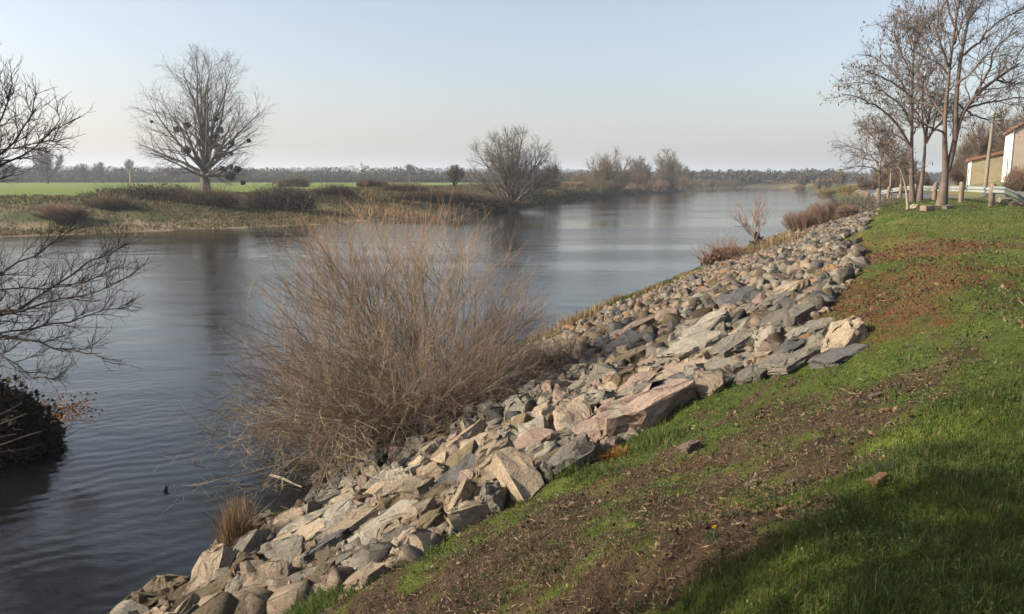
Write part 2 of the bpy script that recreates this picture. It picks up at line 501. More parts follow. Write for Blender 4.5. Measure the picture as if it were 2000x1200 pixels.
def masks(x, y):
    """greenness, lushness, brown litter, red stonecrop on the right bank"""
    n1 = fbm(x * 1.1, y * 1.1, 41, 4); n2 = fbm(x * 3.6, y * 3.6, 57, 5)
    g = blobs(x, y, GREEN_BL) + blobs(x, y, FARGREEN_BL); l = blobs(x, y, LUSH_BL); b = blobs(x, y, BROWN_BL); r = blobs(x, y, RED_BL)
    far = sstep(9, 16, np.hypot(x, y))
    green = sstep(0.12, 0.95, 0.46 + 0.5 * np.clip(g, 0, 1.3) + 0.6 * np.clip(l, 0, 1.3) - 0.36 * np.clip(b, 0, 1.1) + 0.12 * far + (n1 - .5) * 1.1 + (n2 - .5) * 2.5)
    lush = sstep(0.35, 0.8, np.clip(l, 0, 1.3) + (n1 - .5) * 0.6)
    red = sstep(0.28, 0.80, np.clip(r, 0, 1.0) * 0.75 + (n2 - .5) * 1.5 + (n1 - .5) * .5)
    red = red * sstep(0.15, 0.4, r)
    return green, lush, red

def ground_color(x, y):
    s = right_s(x, y); q = left_s(x, y)
    n0 = fbm(x * 0.35, y * 0.35, 61, 4); n1 = fbm(x * 2.2, y * 2.2, 71, 4); n2 = fbm(x * 7, y * 7, 73, 3)
    green, lush, red = masks(x, y)
    L = lambda a, b, t: np.array(a)[None] * (1 - t[:, None]) + np.array(b)[None] * t[:, None]
    brown = L((0.028, 0.018, 0.011), (0.075, 0.048, 0.028), np.clip(n1 * 1.4 - .2, 0, 1))
    grass = L((0.04, 0.058, 0.010), (0.09, 0.115, 0.018), np.clip(n0 * 1.5 - .25 + (n2 - .5) * .5, 0, 1))
    c = brown * (1 - green[:, None]) + grass * green[:, None]
    far = sstep(30, 55, np.hypot(x, y))
    redc = L((0.07, 0.05, 0.018), (0.12, 0.022, 0.022), np.clip(n2 * 1.5 - .25, 0, 1))
    c = c * (1 - 0.6 * red[:, None]) + redc * 0.6 * red[:, None]
    dryc = L((0.12, 0.095, 0.04), (0.19, 0.15, 0.07), n1)
    dmask = sstep(0.5, 0.75, n0) * sstep(12, 20, np.hypot(x, y)) * 0.28 * (1 - far)
    c = c * (1 - dmask[:, None]) + dryc * dmask[:, None]
    soil = L((0.045, 0.036, 0.024), (0.085, 0.066, 0.042), n1)
    top = rock_top(y)
    rk = (s < top + (n1 - .5) * .5) & (y < 62)
    c = np.where((rk & (s > 0))[:, None], soil, c)
    # waterside strip of moss and grass beyond the bush
    low = rock_low(y)
    strip = ((s < low + .3) & (s > 0) & (y > 20))
    stripc = L((0.045, 0.07, 0.015), (0.10, 0.095, 0.035), np.clip((n1 - .3) * 2, 0, 1))
    c = np.where(strip[:, None], stripc, c)
    # roadside bank right of the road
    rd = road_dist(x, y)
    emb = L((0.13, 0.105, 0.045), (0.2, 0.155, 0.08), n1)
    eg = L((0.08, 0.11, 0.025), (0.13, 0.15, 0.04), n1)
    e = (rd < -3.0) & (rd > -900)
    mixe = sstep(.42, .6, n0)
    c = np.where(e[:, None], emb * (1 - mixe[:, None]) + eg * mixe[:, None], c)
    verge = (np.abs(rd) < 3.6)
    c = np.where(verge[:, None], L((.10, .08, .05), (.16, .13, .09), n1), c)
    farr = (s > 0) & (y > 75) & (rd > 900)
    c = np.where(farr[:, None], L((0.10, 0.10, 0.035), (0.17, 0.135, 0.06), n1), c)
    # left side
    st = sstep(100, 140, y)
    beach = L((0.16, 0.125, 0.075), (0.25, 0.20, 0.125), n1)
    mid = L((0.06, 0.075, 0.02), (0.13, 0.105, 0.055), np.clip(fbm(x * .18, y * .18, 91, 4) * 2.2 - .6, 0, 1))
    bn = fbm(x * .1, y * .1, 95, 3)
    fieldc = L((0.095, 0.145, 0.025), (0.15, 0.195, 0.04), np.clip(fbm(x * .02, y * .05, 97, 4) * 1.6 - .3, 0, 1))
    tanb = L((0.20, 0.135, 0.065), (0.27, 0.165, 0.08), n1)
    cutc = L((0.03, 0.024, 0.016), (0.07, 0.055, 0.03), n1)
    lc = np.where((q < 7 + (n0 - .5) * 5)[:, None], beach, mid)
    lcf = np.where((q < 4.0 + (n0 - .5) * 1.5)[:, None], cutc, tanb)
    lc = lc * (1 - st[:, None]) + lcf * st[:, None]
    fz = sstep(22, 27, q + (bn - .5) * 18 - 8 * sstep(150, 250, y))
    lc = lc * (1 - fz[:, None]) + fieldc * fz[:, None]
    farland = np.maximum(sstep(440, 520, np.hypot(x, y)), sstep(400, 440, np.hypot(x, y)) * sstep(8, 13, np.degrees(np.arctan2(x, y))))
    wood = L((0.055, 0.05, 0.03), (0.10, 0.085, 0.05), fbm(x * .01, y * .01, 99, 4))
    lc = lc * (1 - farland[:, None]) + wood * farland[:, None]
    c = np.where((q > 0)[:, None], lc, c)
    c = np.where(((s > 0) & (np.hypot(x, y) > 480))[:, None], wood, c)
    bed = L((0.05, 0.045, 0.028), (0.075, 0.066, 0.04), n1)
    c = np.where(((s <= 0) & (q <= 0))[:, None], bed, c)
    isl = (np.hypot((x + 12.2) / 2.6, (y - 15.4) / 2.0) < 1.3)
    c = np.where(isl[:, None], L((0.025, 0.02, 0.013), (0.05, 0.042, 0.022), n1), c)
    return c

def build_ground():
    front = np.radians(np.linspace(-52, 52, 470))
    back = np.radians(np.linspace(52, 308, 92))[1:-1]
    ang = np.r_[front, back]
    rad = np.r_[np.geomspace(0.35, 70, 400), np.geomspace(70, 6500, 190)[1:]]
    A, Rr = np.meshgrid(ang, rad)
    X = (Rr * np.sin(A)).ravel(); Y = (Rr * np.cos(A)).ravel()
    Z = height(X, Y)
    C = ground_color(X, Y)
    na, nr = len(ang), len(rad)
    i, j = np.meshgrid(np.arange(nr - 1), np.arange(na), indexing='ij')
    j2 = (j + 1) % na
    f = np.stack([i * na + j, (i + 1) * na + j, (i + 1) * na + j2, i * na + j2], -1).reshape(-1, 4)
    V = np.stack([X, Y, Z], 1)
    # close the middle
    V = np.r_[V, [[0, 0, H1(0.0, 0.0)]]]; C = np.r_[C, C[:1]]
    me = np_mesh('ground', V, f, C, smooth=True)
    bm = bmesh.new(); bm.from_mesh(me); bm.verts.ensure_lookup_table()
    lay = bm.verts[0]
    c = bm.verts[len(V) - 1]
    for k in range(na):
        bm.faces.new((c, bm.verts[k], bm.verts[(k + 1) % na]))
    bm.to_mesh(me); bm.free()
    m, nt, out = new_mat('ground')
    a = N(nt, 'ShaderNodeAttribute', attribute_name='Col')
    tc = N(nt, 'ShaderNodeTexCoord').outputs['Object']
    d1 = noise_tex(nt, 14, 8, 0.7, tc); d2 = noise_tex(nt, 60, 4, 0.7, tc)
    mul = ramp(nt, d1, [(0.28, (0.55, 0.52, 0.5)), (0.5, (1.0, 1.0, 1.0)), (0.74, (1.5, 1.42, 1.3))])
    col = mixc(nt, 1.0, a.outputs['Color'], mul, 'MULTIPLY')
    mul2 = ramp(nt, d2, [(0.3, (0.7,) * 3), (0.7, (1.3,) * 3)])
    col = mixc(nt, 1.0, col, mul2, 'MULTIPLY')
    b = N(nt, 'ShaderNodeBsdfPrincipled', Roughness=0.95)
    b.inputs['Specular IOR Level'].default_value = 0.15
    nt.links.new(col, b.inputs['Base Color'])
    bp = N(nt, 'ShaderNodeBump', Strength=0.8, Distance=0.05)
    nt.links.new(d1, bp.inputs['Height']); nt.links.new(bp.outputs[0], b.inputs['Normal'])
    nt.links.new(b.outputs[0], out.inputs['Surface'])
    o = link('ground', me, m)
    tag(o, kind='structure')
build_ground()

# ------------------------------------------------------------------ water
def build_water():
    me = np_mesh('water', [(-420, -160, 0), (420, -160, 0), (420, 760, 0), (-420, 760, 0)], [[0, 1, 2, 3]])
    m, nt, out = new_mat('river_water')
    tc = N(nt, 'ShaderNodeTexCoord').outputs['Object']
    def mapped(rot, sx, sy):
        mp = N(nt, 'ShaderNodeMapping')
        mp.inputs['Rotation'].default_value = (0, 0, rot); mp.inputs['Scale'].default_value = (sx, sy, 1)
        nt.links.new(tc, mp.inputs['Vector']); return mp.outputs[0]
    patch = noise_tex(nt, 1.0, 4, 0.55, mapped(R(12), 0.022, 0.075), 0.5)
    pm = N(nt, 'ShaderNodeMapRange'); nt.links.new(patch, pm.inputs['Value'])
    pm.inputs['From Min'].default_value = 0.42; pm.inputs['From Max'].default_value = 0.62
    pm.inputs['To Min'].default_value = 0.18; pm.inputs['To Max'].default_value = 1.0
    n_small = noise_tex(nt, 1.0, 4, 0.6, mapped(R(20), 3.2, 6.0))
    n_big = noise_tex(nt, 1.0, 3, 0.5, mapped(R(20), 0.30, 0.55), 0.3)
    wv = N(nt, 'ShaderNodeTexWave', Scale=1.0, Distortion=9.0, Detail=3.0)
    wv.inputs['Detail Scale'].default_value = 0.7
    nt.links.new(mapped(R(70), 1.0, 0.7), wv.inputs['Vector'])
    # ripples stronger close to the island
    dv = N(nt, 'ShaderNodeVectorMath', operation='DISTANCE'); dv.inputs[1].default_value = (-7.0, 13.0, 0)
    nt.links.new(tc, dv.inputs[0])
    rm = N(nt, 'ShaderNodeMapRange'); nt.links.new(dv.outputs['Value'], rm.inputs['Value'])
    rm.inputs['From Min'].default_value = 1.0; rm.inputs['From Max'].default_value = 11.0
    rm.inputs['To Min'].default_value = 1.0; rm.inputs['To Max'].default_value = 0.0
    def mul(a, b):
        mm = N(nt, 'ShaderNodeMath', operation='MULTIPLY')
        for k, v in ((0, a), (1, b)):
            if hasattr(v, 'is_linked'): nt.links.new(v, mm.inputs[k])
            else: mm.inputs[k].default_value = v
        return mm.outputs[0]
    def addn(a, b):
        mm = N(nt, 'ShaderNodeMath', operation='ADD'); nt.links.new(a, mm.inputs[0]); nt.links.new(b, mm.inputs[1]); return mm.outputs[0]
    hgt = addn(mul(mul(n_small, pm.outputs[0]), 0.55), mul(n_big, 1.25))
    hgt = addn(hgt, mul(mul(wv.outputs['Fac'], rm.outputs[0]), 0.11))
    bp = N(nt, 'ShaderNodeBump', Strength=1.0, Distance=0.036)
    nt.links.new(hgt, bp.inputs['Height'])
    gl = N(nt, 'ShaderNodeBsdfGlossy', Roughness=0.07)
    gl.inputs['Color'].default_value = (1.0, 0.985, 0.95, 1)
    nt.links.new(bp.outputs[0], gl.inputs['Normal'])
    df = N(nt, 'ShaderNodeBsdfDiffuse'); df.inputs['Color'].default_value = (0.010, 0.0125, 0.012, 1)
    tr = N(nt, 'ShaderNodeBsdfTransparent'); tr.inputs['Color'].default_value = (0.46, 0.46, 0.38, 1)
    m1 = N(nt, 'ShaderNodeMixShader'); m1.inputs[0].default_value = 0.38
    nt.links.new(df.outputs[0], m1.inputs[1]); nt.links.new(tr.outputs[0], m1.inputs[2])
    fr = N(nt, 'ShaderNodeFresnel', IOR=1.33)
    nt.links.new(bp.outputs[0], fr.inputs['Normal'])
    m2 = N(nt, 'ShaderNodeMixShader')
    nt.links.new(fr.outputs[0], m2.inputs[0]); nt.links.new(m1.outputs[0], m2.inputs[1]); nt.links.new(gl.outputs[0], m2.inputs[2])
    nt.links.new(m2.outputs[0], out.inputs['Surface'])
    tag(link('river_water', me, m), kind='structure')
build_water()

# ------------------------------------------------------------------ road
def build_road():
    P = ROADP
    t = np.gradient(P, axis=0); t /= np.linalg.norm(t, axis=1)[:, None]
    nrm = np.stack([-t[:, 1], t[:, 0]], 1)
    offs = [-2.7, -1.35, 0, 1.35, 2.7]
    V = []
    for k in offs:
        q = P + nrm * k
        z = 3.62 - 0.8 * sstep(90, 220, P[:, 1]) + 0.06 - 0.012 * k * k * .5
        V.append(np.stack([q[:, 0], q[:, 1], z], 1))
    V = np.stack(V, 1)
    n, c = V.shape[:2]
    i, j = np.meshgrid(np.arange(n - 1), np.arange(c - 1), indexing='ij')
    f = np.stack([i * c + j, i * c + j + 1, (i + 1) * c + j + 1, (i + 1) * c + j], -1).reshape(-1, 4)
    me = np_mesh('road', V.reshape(-1, 3), f, smooth=True)
    m = simple_mat('asphalt', (0.085, 0.088, 0.095), (0.13, 0.13, 0.135), 1.2, 0.9, 0.3, 80)
    tag(link('road', me, m), kind='structure')
build_road()

# ------------------------------------------------------------------ branching plants
def unit(v):
    return v / np.maximum(np.linalg.norm(v, axis=-1, keepdims=True), 1e-9)

def grow(start, dirs, lens, r0, r1, nseg, wob, trop, rng):
    """N curved branches: points (N, nseg+1, 3) and radii"""
    n = len(start)
    P = np.zeros((n, nseg + 1, 3)); P[:, 0] = start
    d = unit(dirs.copy())
    st = (lens / nseg)[:, None]
    for k in range(nseg):
        d = unit(d + rng.normal(0, wob, (n, 3)) + np.array([0, 0, trop]))
        P[:, k + 1] = P[:, k] + d * st
    t = np.linspace(0, 1, nseg + 1)[None]
    Rr = r0[:, None] * (1 - t) + r1[:, None] * t
    return P, Rr

def spawn(P, Rr, m, tmin, tmax, ang, angvar, rng, up=0.0, flat=1.0):
    """m children on every branch: start points, directions, parameter t, radius of the parent there"""
    n, k, _ = P.shape
    t = (np.arange(m)[None] + rng.uniform(0, 1, (n, m))) / m
    t = tmin + (tmax - tmin) * t
    x = t * (k - 1); i = np.clip(x.astype(int), 0, k - 2); f = x - i
    rows = np.arange(n)[:, None]
    A = P[rows, i]; Bp = P[rows, i + 1]
    S = A + (Bp - A) * f[..., None]
    T = unit(Bp - A)
    rad = Rr[rows, i] * (1 - f) + Rr[rows, i + 1] * f
    az = rng.uniform(0, 6.283, (n, 1)) + np.arange(m)[None] * 2.4 + rng.normal(0, 0.4, (n, m))
    ref = np.where(np.abs(T[..., 2:3]) > 0.9, np.array([1.0, 0, 0]), np.array([0, 0, 1.0]))
    u = unit(np.cross(T, ref)); v = np.cross(T, u)
    a = np.abs(rng.normal(ang, angvar, (n, m)))[..., None]
    D = T * np.cos(a) + (u * np.cos(az)[..., None] + v * np.sin(az)[..., None]) * np.sin(a)
    D = D + np.array([0, 0, up])
    D[..., 2] *= flat
    return S.reshape(-1, 3), unit(D).reshape(-1, 3), t.reshape(-1), rad.reshape(-1)

def clip_len(start, dirs, lens, cen, rad, rng, lo=0.75, hi=1.05):
    """shorten branches so that their tips stay inside an ellipsoid"""
    o = (start - cen) / rad; d = dirs / rad
    a = (d * d).sum(1); b = 2 * (o * d).sum(1); c = (o * o).sum(1) - 1
    disc = b * b - 4 * a * c
    t = np.where(disc > 0, (-b + np.sqrt(np.maximum(disc, 0))) / (2 * a), 0)
    t = np.maximum(t, 0) * rng.uniform(lo, hi, len(start))
    return np.minimum(lens, np.maximum(t, 0.12 * lens))

class Tubes:
    def __init__(self): self.V = []; self.F = []; self.n = 0
    def add(self, P, Rr, sides=3):
        n, k, _ = P.shape
        if n == 0: return
        T = unit(P[:, -1] - P[:, 0])
        ref = np.where(np.abs(T[:, 2:3]) > 0.8, np.array([1.0, 0, 0]), np.array([0, 0, 1.0]))
        tang = np.gradient(P, axis=1); tang = unit(tang)
        u = unit(np.cross(tang, ref[:, None, :])); v = np.cross(tang, u)
        a = np.arange(sides) * 2 * math.pi / sides
        ring = P[:, :, None, :] + (u[:, :, None, :] * np.cos(a)[None, None, :, None] + v[:, :, None, :] * np.sin(a)[None, None, :, None]) * Rr[:, :, None, None]
        self.V.append(ring.reshape(-1, 3))
        b, i, s = np.meshgrid(np.arange(n), np.arange(k - 1), np.arange(sides), indexing='ij')
        s2 = (s + 1) % sides
        base = b * k * sides
        f = np.stack([base + i * sides + s, base + i * sides + s2, base + (i + 1) * sides + s2, base + (i + 1) * sides + s], -1).reshape(-1, 4)
        self.F.append(f + self.n); self.n += n * k * sides
    def build(self, name, mat, parent):
        if not self.V: return None
        return link(name, np_mesh(name, np.concatenate(self.V), np.concatenate(self.F), smooth=True), mat, parent)

def leaf_quads(cen, size, rng, squash=1.0, aspect=0.6):
    n = len(cen)
    a = unit(rng.normal(0, 1, (n, 3))); a[:, 2] *= squash; a = unit(a)
    b = unit(np.cross(a, unit(rng.normal(0, 1, (n, 3)))))
    s = (np.asarray(size) * rng.uniform(0.6, 1.3, n))[:, None]
    V = np.stack([cen - a * s, cen + b * s * aspect, cen + a * s, cen - b * s * aspect], 1)
    F = np.arange(n * 4).reshape(n, 4)
    return V.reshape(-1, 3), F

def mix_colors(n, stops, rng, per=1):
    c = np.array(stops); k = rng.integers(0, len(c), n); k2 = rng.integers(0, len(c), n)
    t = rng.uniform(0, 1, (n, 1))
    out = (c[k] * t + c[k2] * (1 - t)) * rng.uniform(0.75, 1.25, (n, 1))
    return np.repeat(out, per, 0)

def ball_points(n, cen, rad, rng, shell=0.5, noise_seed=0, rough=0.35):
    d = unit(rng.normal(0, 1, (n, 3)))
    ang = fbm(d[:, 0] * 2.2 + 5 + noise_seed, d[:, 1] * 2.2 + d[:, 2] * 1.7 + 9, 7 + noise_seed, 3)
    r = (1 - rough + 2 * rough * (ang - .2)) * (1 - shell * rng.uniform(0, 1, n) ** 1.5)
    return np.array(cen) + d * r[:, None] * np.array(rad)

def bare_tree(name, label, base, height_m, radius, seed, cat='tree', group=None, limbs=8, trunk_r=0.3, trunk_frac=0.22, spread=(0.15, 0.95),
              m2=9, m3=8, m4=0, twig_r=0.02, bark=BARK_GREY, twig=TWIG_GREY, crown_c=None, crown_r=None, up=0.12, lean=(0, 0), low_limbs=0, droop=0.0, ang2=0.6, leaves=None, rag=.86):
    rng = np.random.default_rng(seed)
    base = np.array(base, float)
    root = empty(name, base, label, cat, group)
    base = base - np.array([0, 0, 0.25])
    th = height_m * trunk_frac
    cc = base + np.array(crown_c if crown_c is not None else [0, 0, height_m * 0.56])
    cr = np.array(crown_r if crown_r is not None else [radius, radius, height_m * 0.46])
    tr = Tubes(); cw = Tubes()
    P0, R0 = grow(base[None], np.array([[lean[0], lean[1], 1.0]]), np.array([th]), np.array([trunk_r * 1.15]), np.array([trunk_r * 0.85]), 6, 0.03, 0.05, rng)
    R0[:, 0] *= 1.45; R0[:, 1] *= 1.12
    tr.add(P0, R0, 10)
    top = P0[0, -1]
    # limbs fan out
    k = limbs
    az = np.arange(k) * 2.4 + rng.uniform(0, 6)
    el = np.linspace(spread[0], spread[1], k) + rng.normal(0, 0.07, k)
    D = np.stack([np.cos(az) * np.sin(el), np.sin(az) * np.sin(el), np.cos(el)], 1)
    S = np.repeat(top[None], k, 0) - np.array([0, 0, 1.0]) * (rng.uniform(0, 0.22, k) * th * (el / max(spread[1], .01)))[:, None]
    if low_limbs:
        a2 = rng.uniform(0, 6.28, low_limbs)
        S = np.r_[S, base + (top - base) * rng.uniform(0.7, 0.95, (low_limbs, 1))]
        D = np.r_[D, np.stack([np.cos(a2), np.sin(a2), rng.uniform(-0.1, 0.35, low_limbs)], 1)]
        k += low_limbs
    Ln = clip_len(S, unit(D), np.full(k, height_m * 1.4), cc, cr, rng, rag, 1.0)
    P1, R1 = grow(S, D, Ln, trunk_r * rng.uniform(0.28, 0.46, k), np.full(k, twig_r * 1.6), 9, 0.07, up * 0.6, rng)
    tr.add(P1, R1, 6)
    S2, D2, t2, r2 = spawn(P1, R1, m2, 0.18, 0.98, ang2, 0.18, rng, up, 1.0)
    L2 = clip_len(S2, D2, (height_m * 0.36 * (1.15 - 0.75 * t2)), cc, cr, rng, 0.8, 1.08)
    P2, R2 = grow(S2, D2, L2, np.maximum(r2 * 0.55, twig_r * 1.4), np.full(len(L2), twig_r), 6, 0.10, up - droop, rng)
    cw.add(P2, R2, 4)
    S3, D3, t3, r3 = spawn(P2, R2, m3, 0.15, 1.0, 0.62, 0.22, rng, up * 0.8)
    L3 = clip_len(S3, D3, height_m * 0.13 * rng.uniform(0.6, 1.2, len(t3)), cc, cr * 1.06, rng, 0.8, 1.3)
    P3, R3 = grow(S3, D3, L3, np.maximum(np.minimum(r3 * 0.6, twig_r * 1.5), twig_r * .8), np.full(len(L3), twig_r * 0.55), 4, 0.12, up - droop, rng)
    cw.add(P3, R3, 3)
    if m4:
        S4, D4, t4, r4 = spawn(P3, R3, m4, 0.2, 1.0, 0.65, 0.25, rng, up * 0.6)
        L4 = height_m * 0.055 * rng.uniform(0.5, 1.2, len(t4))
        P4, R4 = grow(S4, D4, L4, np.full(len(L4), twig_r * 0.6), np.full(len(L4), twig_r * 0.35), 3, 0.12, -droop, rng)
        cw.add(P4, R4, 3)
        tips = P4[:, -1]
    else:
        tips = P3[:, -1]
    tr.build('trunk', bark, root)
    cw.build('crown', twig, root)
    if leaves:
        n, size, cols = leaves
        c = tips[rng.integers(0, len(tips), n)] + rng.normal(0, 0.08, (n, 3)) * size * 4
        V, F = leaf_quads(c, size, rng)
        link('dry_leaves', np_mesh('dry_leaves', V, F, mix_colors(n, cols, rng, 4)), LEAF, root)
    return root

def px_tree(name, label, px, py_base, py_top, y, w_px, seed, **kw):
    """a tree standing where the photo shows it, at forward distance y"""
    b = at(px, py_base, y)
    b[2] = H1(b[0], b[1]) if abs(H1(b[0], b[1]) - b[2]) < 2.5 else b[2]
    h = at(px, py_top, y)[2] - b[2]
    rad = w_px / FPX * y / 2
    return bare_tree(name, label, b, h, rad, seed, **kw)

def shrub(name, label, base, height_m, rad, seed, cat='shrub', group=None, stems=60, m2=10, m3=6, r=0.02, stem_mat=TWIG_BROWN, twig_mat=None, spread=1.1, up=0.10, root_r=0.15, cen_z=0.42, rz=0.62,
          leaves=None, xs=1.0, stem_name='stem_cluster'):
    """multi-stemmed bush with every stem rising from one root"""
    rng = np.random.default_rng(seed)
    base = np.array(base, float)
    root = empty(name, base, label, cat, group)
    base = base - np.array([0, 0, 0.05])
    az = rng.uniform(0, 6.283, stems)
    el = spread * np.sqrt(rng.uniform(0, 1, stems))
    D = np.stack([np.cos(az) * np.sin(el) * xs, np.sin(az) * np.sin(el), np.cos(el)], 1)
    S = base + np.stack([np.cos(az) * rad * root_r * rng.uniform(0, 1, stems) * xs, np.sin(az) * rad * root_r * rng.uniform(0, 1, stems), np.zeros(stems)], 1)
    cc = base + np.array([0, 0, height_m * cen_z]); cr = np.array([rad * xs, rad, height_m * rz])
    L = clip_len(S, unit(D), np.full(stems, 5 * height_m), cc, cr, rng, 0.72, 1.02)
    P1, R1 = grow(S, D, L, np.full(stems, r * 1.8) * rng.uniform(.6, 1.3, stems), np.full(stems, r * 0.6), 6, 0.07, up * .5, rng)
    a = Tubes(); a.add(P1, R1, 4)
    b = Tubes()
    S2, D2, t2, r2 = spawn(P1, R1, m2, 0.25, 1.0, 0.5, 0.2, rng, up * 2)
    L2 = clip_len(S2, D2, height_m * 0.34 * rng.uniform(.5, 1.2, len(t2)), cc, cr * 1.05, rng, 0.7, 1.1)
    P2, R2 = grow(S2, D2, L2, np.full(len(L2), r * .7), np.full(len(L2), r * .4), 4, 0.10, up, rng)
    b.add(P2, R2, 3)
    if m3:
        S3, D3, t3, r3 = spawn(P2, R2, m3, 0.2, 1.0, 0.5, 0.2, rng, up * 2)
        L3 = height_m * 0.13 * rng.uniform(.5, 1.3, len(t3))
        P3, R3 = grow(S3, D3, L3, np.full(len(L3), r * .45), np.full(len(L3), r * .28), 3, 0.12, up, rng)
        b.add(P3, R3, 3); tips = P3[:, -1]
    else:
        tips = P2[:, -1]
    a.build('stem_cluster', stem_mat, root)
    b.build('twigs', twig_mat or stem_mat, root)
    if leaves:
        n, size, cols = leaves
        c = tips[rng.integers(0, len(tips), n)] + rng.normal(0, 1, (n, 3)) * size * 1.5
        V, F = leaf_quads(c, size, rng)
        link('foliage', np_mesh('foliage', V, F, mix_colors(n, cols, rng, 4)), LEAF, root)
    return root

def leafy_mass(name, label, base, size, seed, n, leaf, cols, cat='bush', group=None, twigs=300, twig_mat=TWIG_BROWN, twig_len=0.5, twig_r=0.015, rough=0.4, rz=0.0):
    """dense bramble-like bush: leaves through the volume, arching canes sticking out"""
    rng = np.random.default_rng(seed)
    root = empty(name, base, label, cat, group)
    base = np.array(base, float)
    p = ball_points(n, (0, 0, 0), (1, 1, 1), rng, 0.55, seed, rough)
    p[:, 2] = np.abs(p[:, 2])
    c, s = math.cos(rz), math.sin(rz)
    p = p * np.array(size)
    p = np.stack([p[:, 0] * c - p[:, 1] * s, p[:, 0] * s + p[:, 1] * c, p[:, 2]], 1) + base - np.array([0, 0, 0.05])
    V, F = leaf_quads(p, leaf, rng, aspect=0.7)
    link('foliage', np_mesh('foliage', V, F, mix_colors(n, cols, rng, 4)), LEAF, root)
    if twigs:
        k = rng.integers(0, n, twigs)
        d = unit((p[k] - base) / np.array(size) + rng.normal(0, .4, (twigs, 3)) + np.array([0, 0, .3]))
        P, Rr = grow(p[k], d, twig_len * rng.uniform(.4, 1.3, twigs), np.full(twigs, twig_r), np.full(twigs, twig_r * .5), 4, .15, -0.02, rng)
        t = Tubes(); t.add(P, Rr, 3); t.build('canes', twig_mat, root)
    return root

def blades(base, hgt, wid, rng, lean=0.35, heading=None, cols=None, bend=0.5):
    """grass blades, three triangles each"""
    n = len(base)
    az = rng.uniform(0, 6.283, n) if heading is None else heading
    side = np.stack([np.cos(az), np.sin(az), np.zeros(n)], 1)
    ld = rng.uniform(0, 6.283, n)
    ldir = np.stack([np.cos(ld), np.sin(ld), np.zeros(n)], 1)
    ln = (np.abs(rng.normal(0, lean, n)))[:, None]
    h = np.asarray(hgt)[:, None]; w = np.asarray(wid)[:, None]
    mid = base + np.array([0, 0, 1.0]) * h * 0.55 + ldir * h * ln * 0.4
    tip = base + np.array([0, 0, 1.0]) * h * (1 - 0.25 * np.minimum(ln, 1.5)) + ldir * h * ln * (1.0 + bend)
    V = np.stack([base - side * w, base + side * w, mid - side * w * .75, mid + side * w * .75, tip], 1).reshape(-1, 3)
    o = np.arange(n)[:, None] * 5
    F = np.concatenate([o + np.array([0, 1, 3]), o + np.array([0, 3, 2]), o + np.array([2, 3, 4])], 1).reshape(-1, 3)
    return V, F

# ------------------------------------------------------------------ left bank: the mistletoe tree and its neighbours
def mistletoe_tree():
    rng = np.random.default_rng(4)
    D = 118.0
    b = at(402, 374, D)
    b[2] = H1(b[0], b[1])
    root = bare_tree('tall_bare_tree', 'tall bare fan-shaped tree with dark mistletoe balls, alone on the far bank', b, at(402, 108, D)[2] - b[2], 9.6, 11,
                     limbs=17, trunk_r=0.66, trunk_frac=0.19, spread=(0.02, 1.05), m2=10, m3=7, m4=3, twig_r=0.018, bark=BARK_GREY, twig=TWIG_GREY,
                     crown_c=(0.3, 0, 11.0), crown_r=(9.6, 8.5, 9.4), up=0.03, low_limbs=3, ang2=0.66)
    balls = [(346, 254, 7), (366, 244, 6), (364, 293, 10), (429, 254, 9), (422, 266, 7), (409, 283, 10), (421, 286, 9), (437, 301, 8), (453, 280, 5),
             (486, 275, 4), (451, 300, 4), (450, 344, 11), (464, 331, 8), (436, 331, 7), (474, 357, 5), (424, 306, 7), (450, 326, 6), (421, 233, 5), (296, 238, 3), (388, 276, 5), (404, 215, 4)]
    for k, (px, py, r) in enumerate(balls):
        c = at(px, py, D + rng.uniform(-3.5, 3.5)); rr = r / FPX * D
        n = 60 + int(rr * 200)
        p = ball_points(n, c, (rr, rr, rr * .92), rng, .6, k, .2)
        V, F = leaf_quads(p, 0.16, rng)
        link('mistletoe_ball', np_mesh('mistletoe_ball', V, F, mix_colors(n, [(0.030, 0.042, 0.016), (0.045, 0.055, 0.02), (0.06, 0.05, 0.025)], rng, 4)), LEAF, root)
mistletoe_tree()

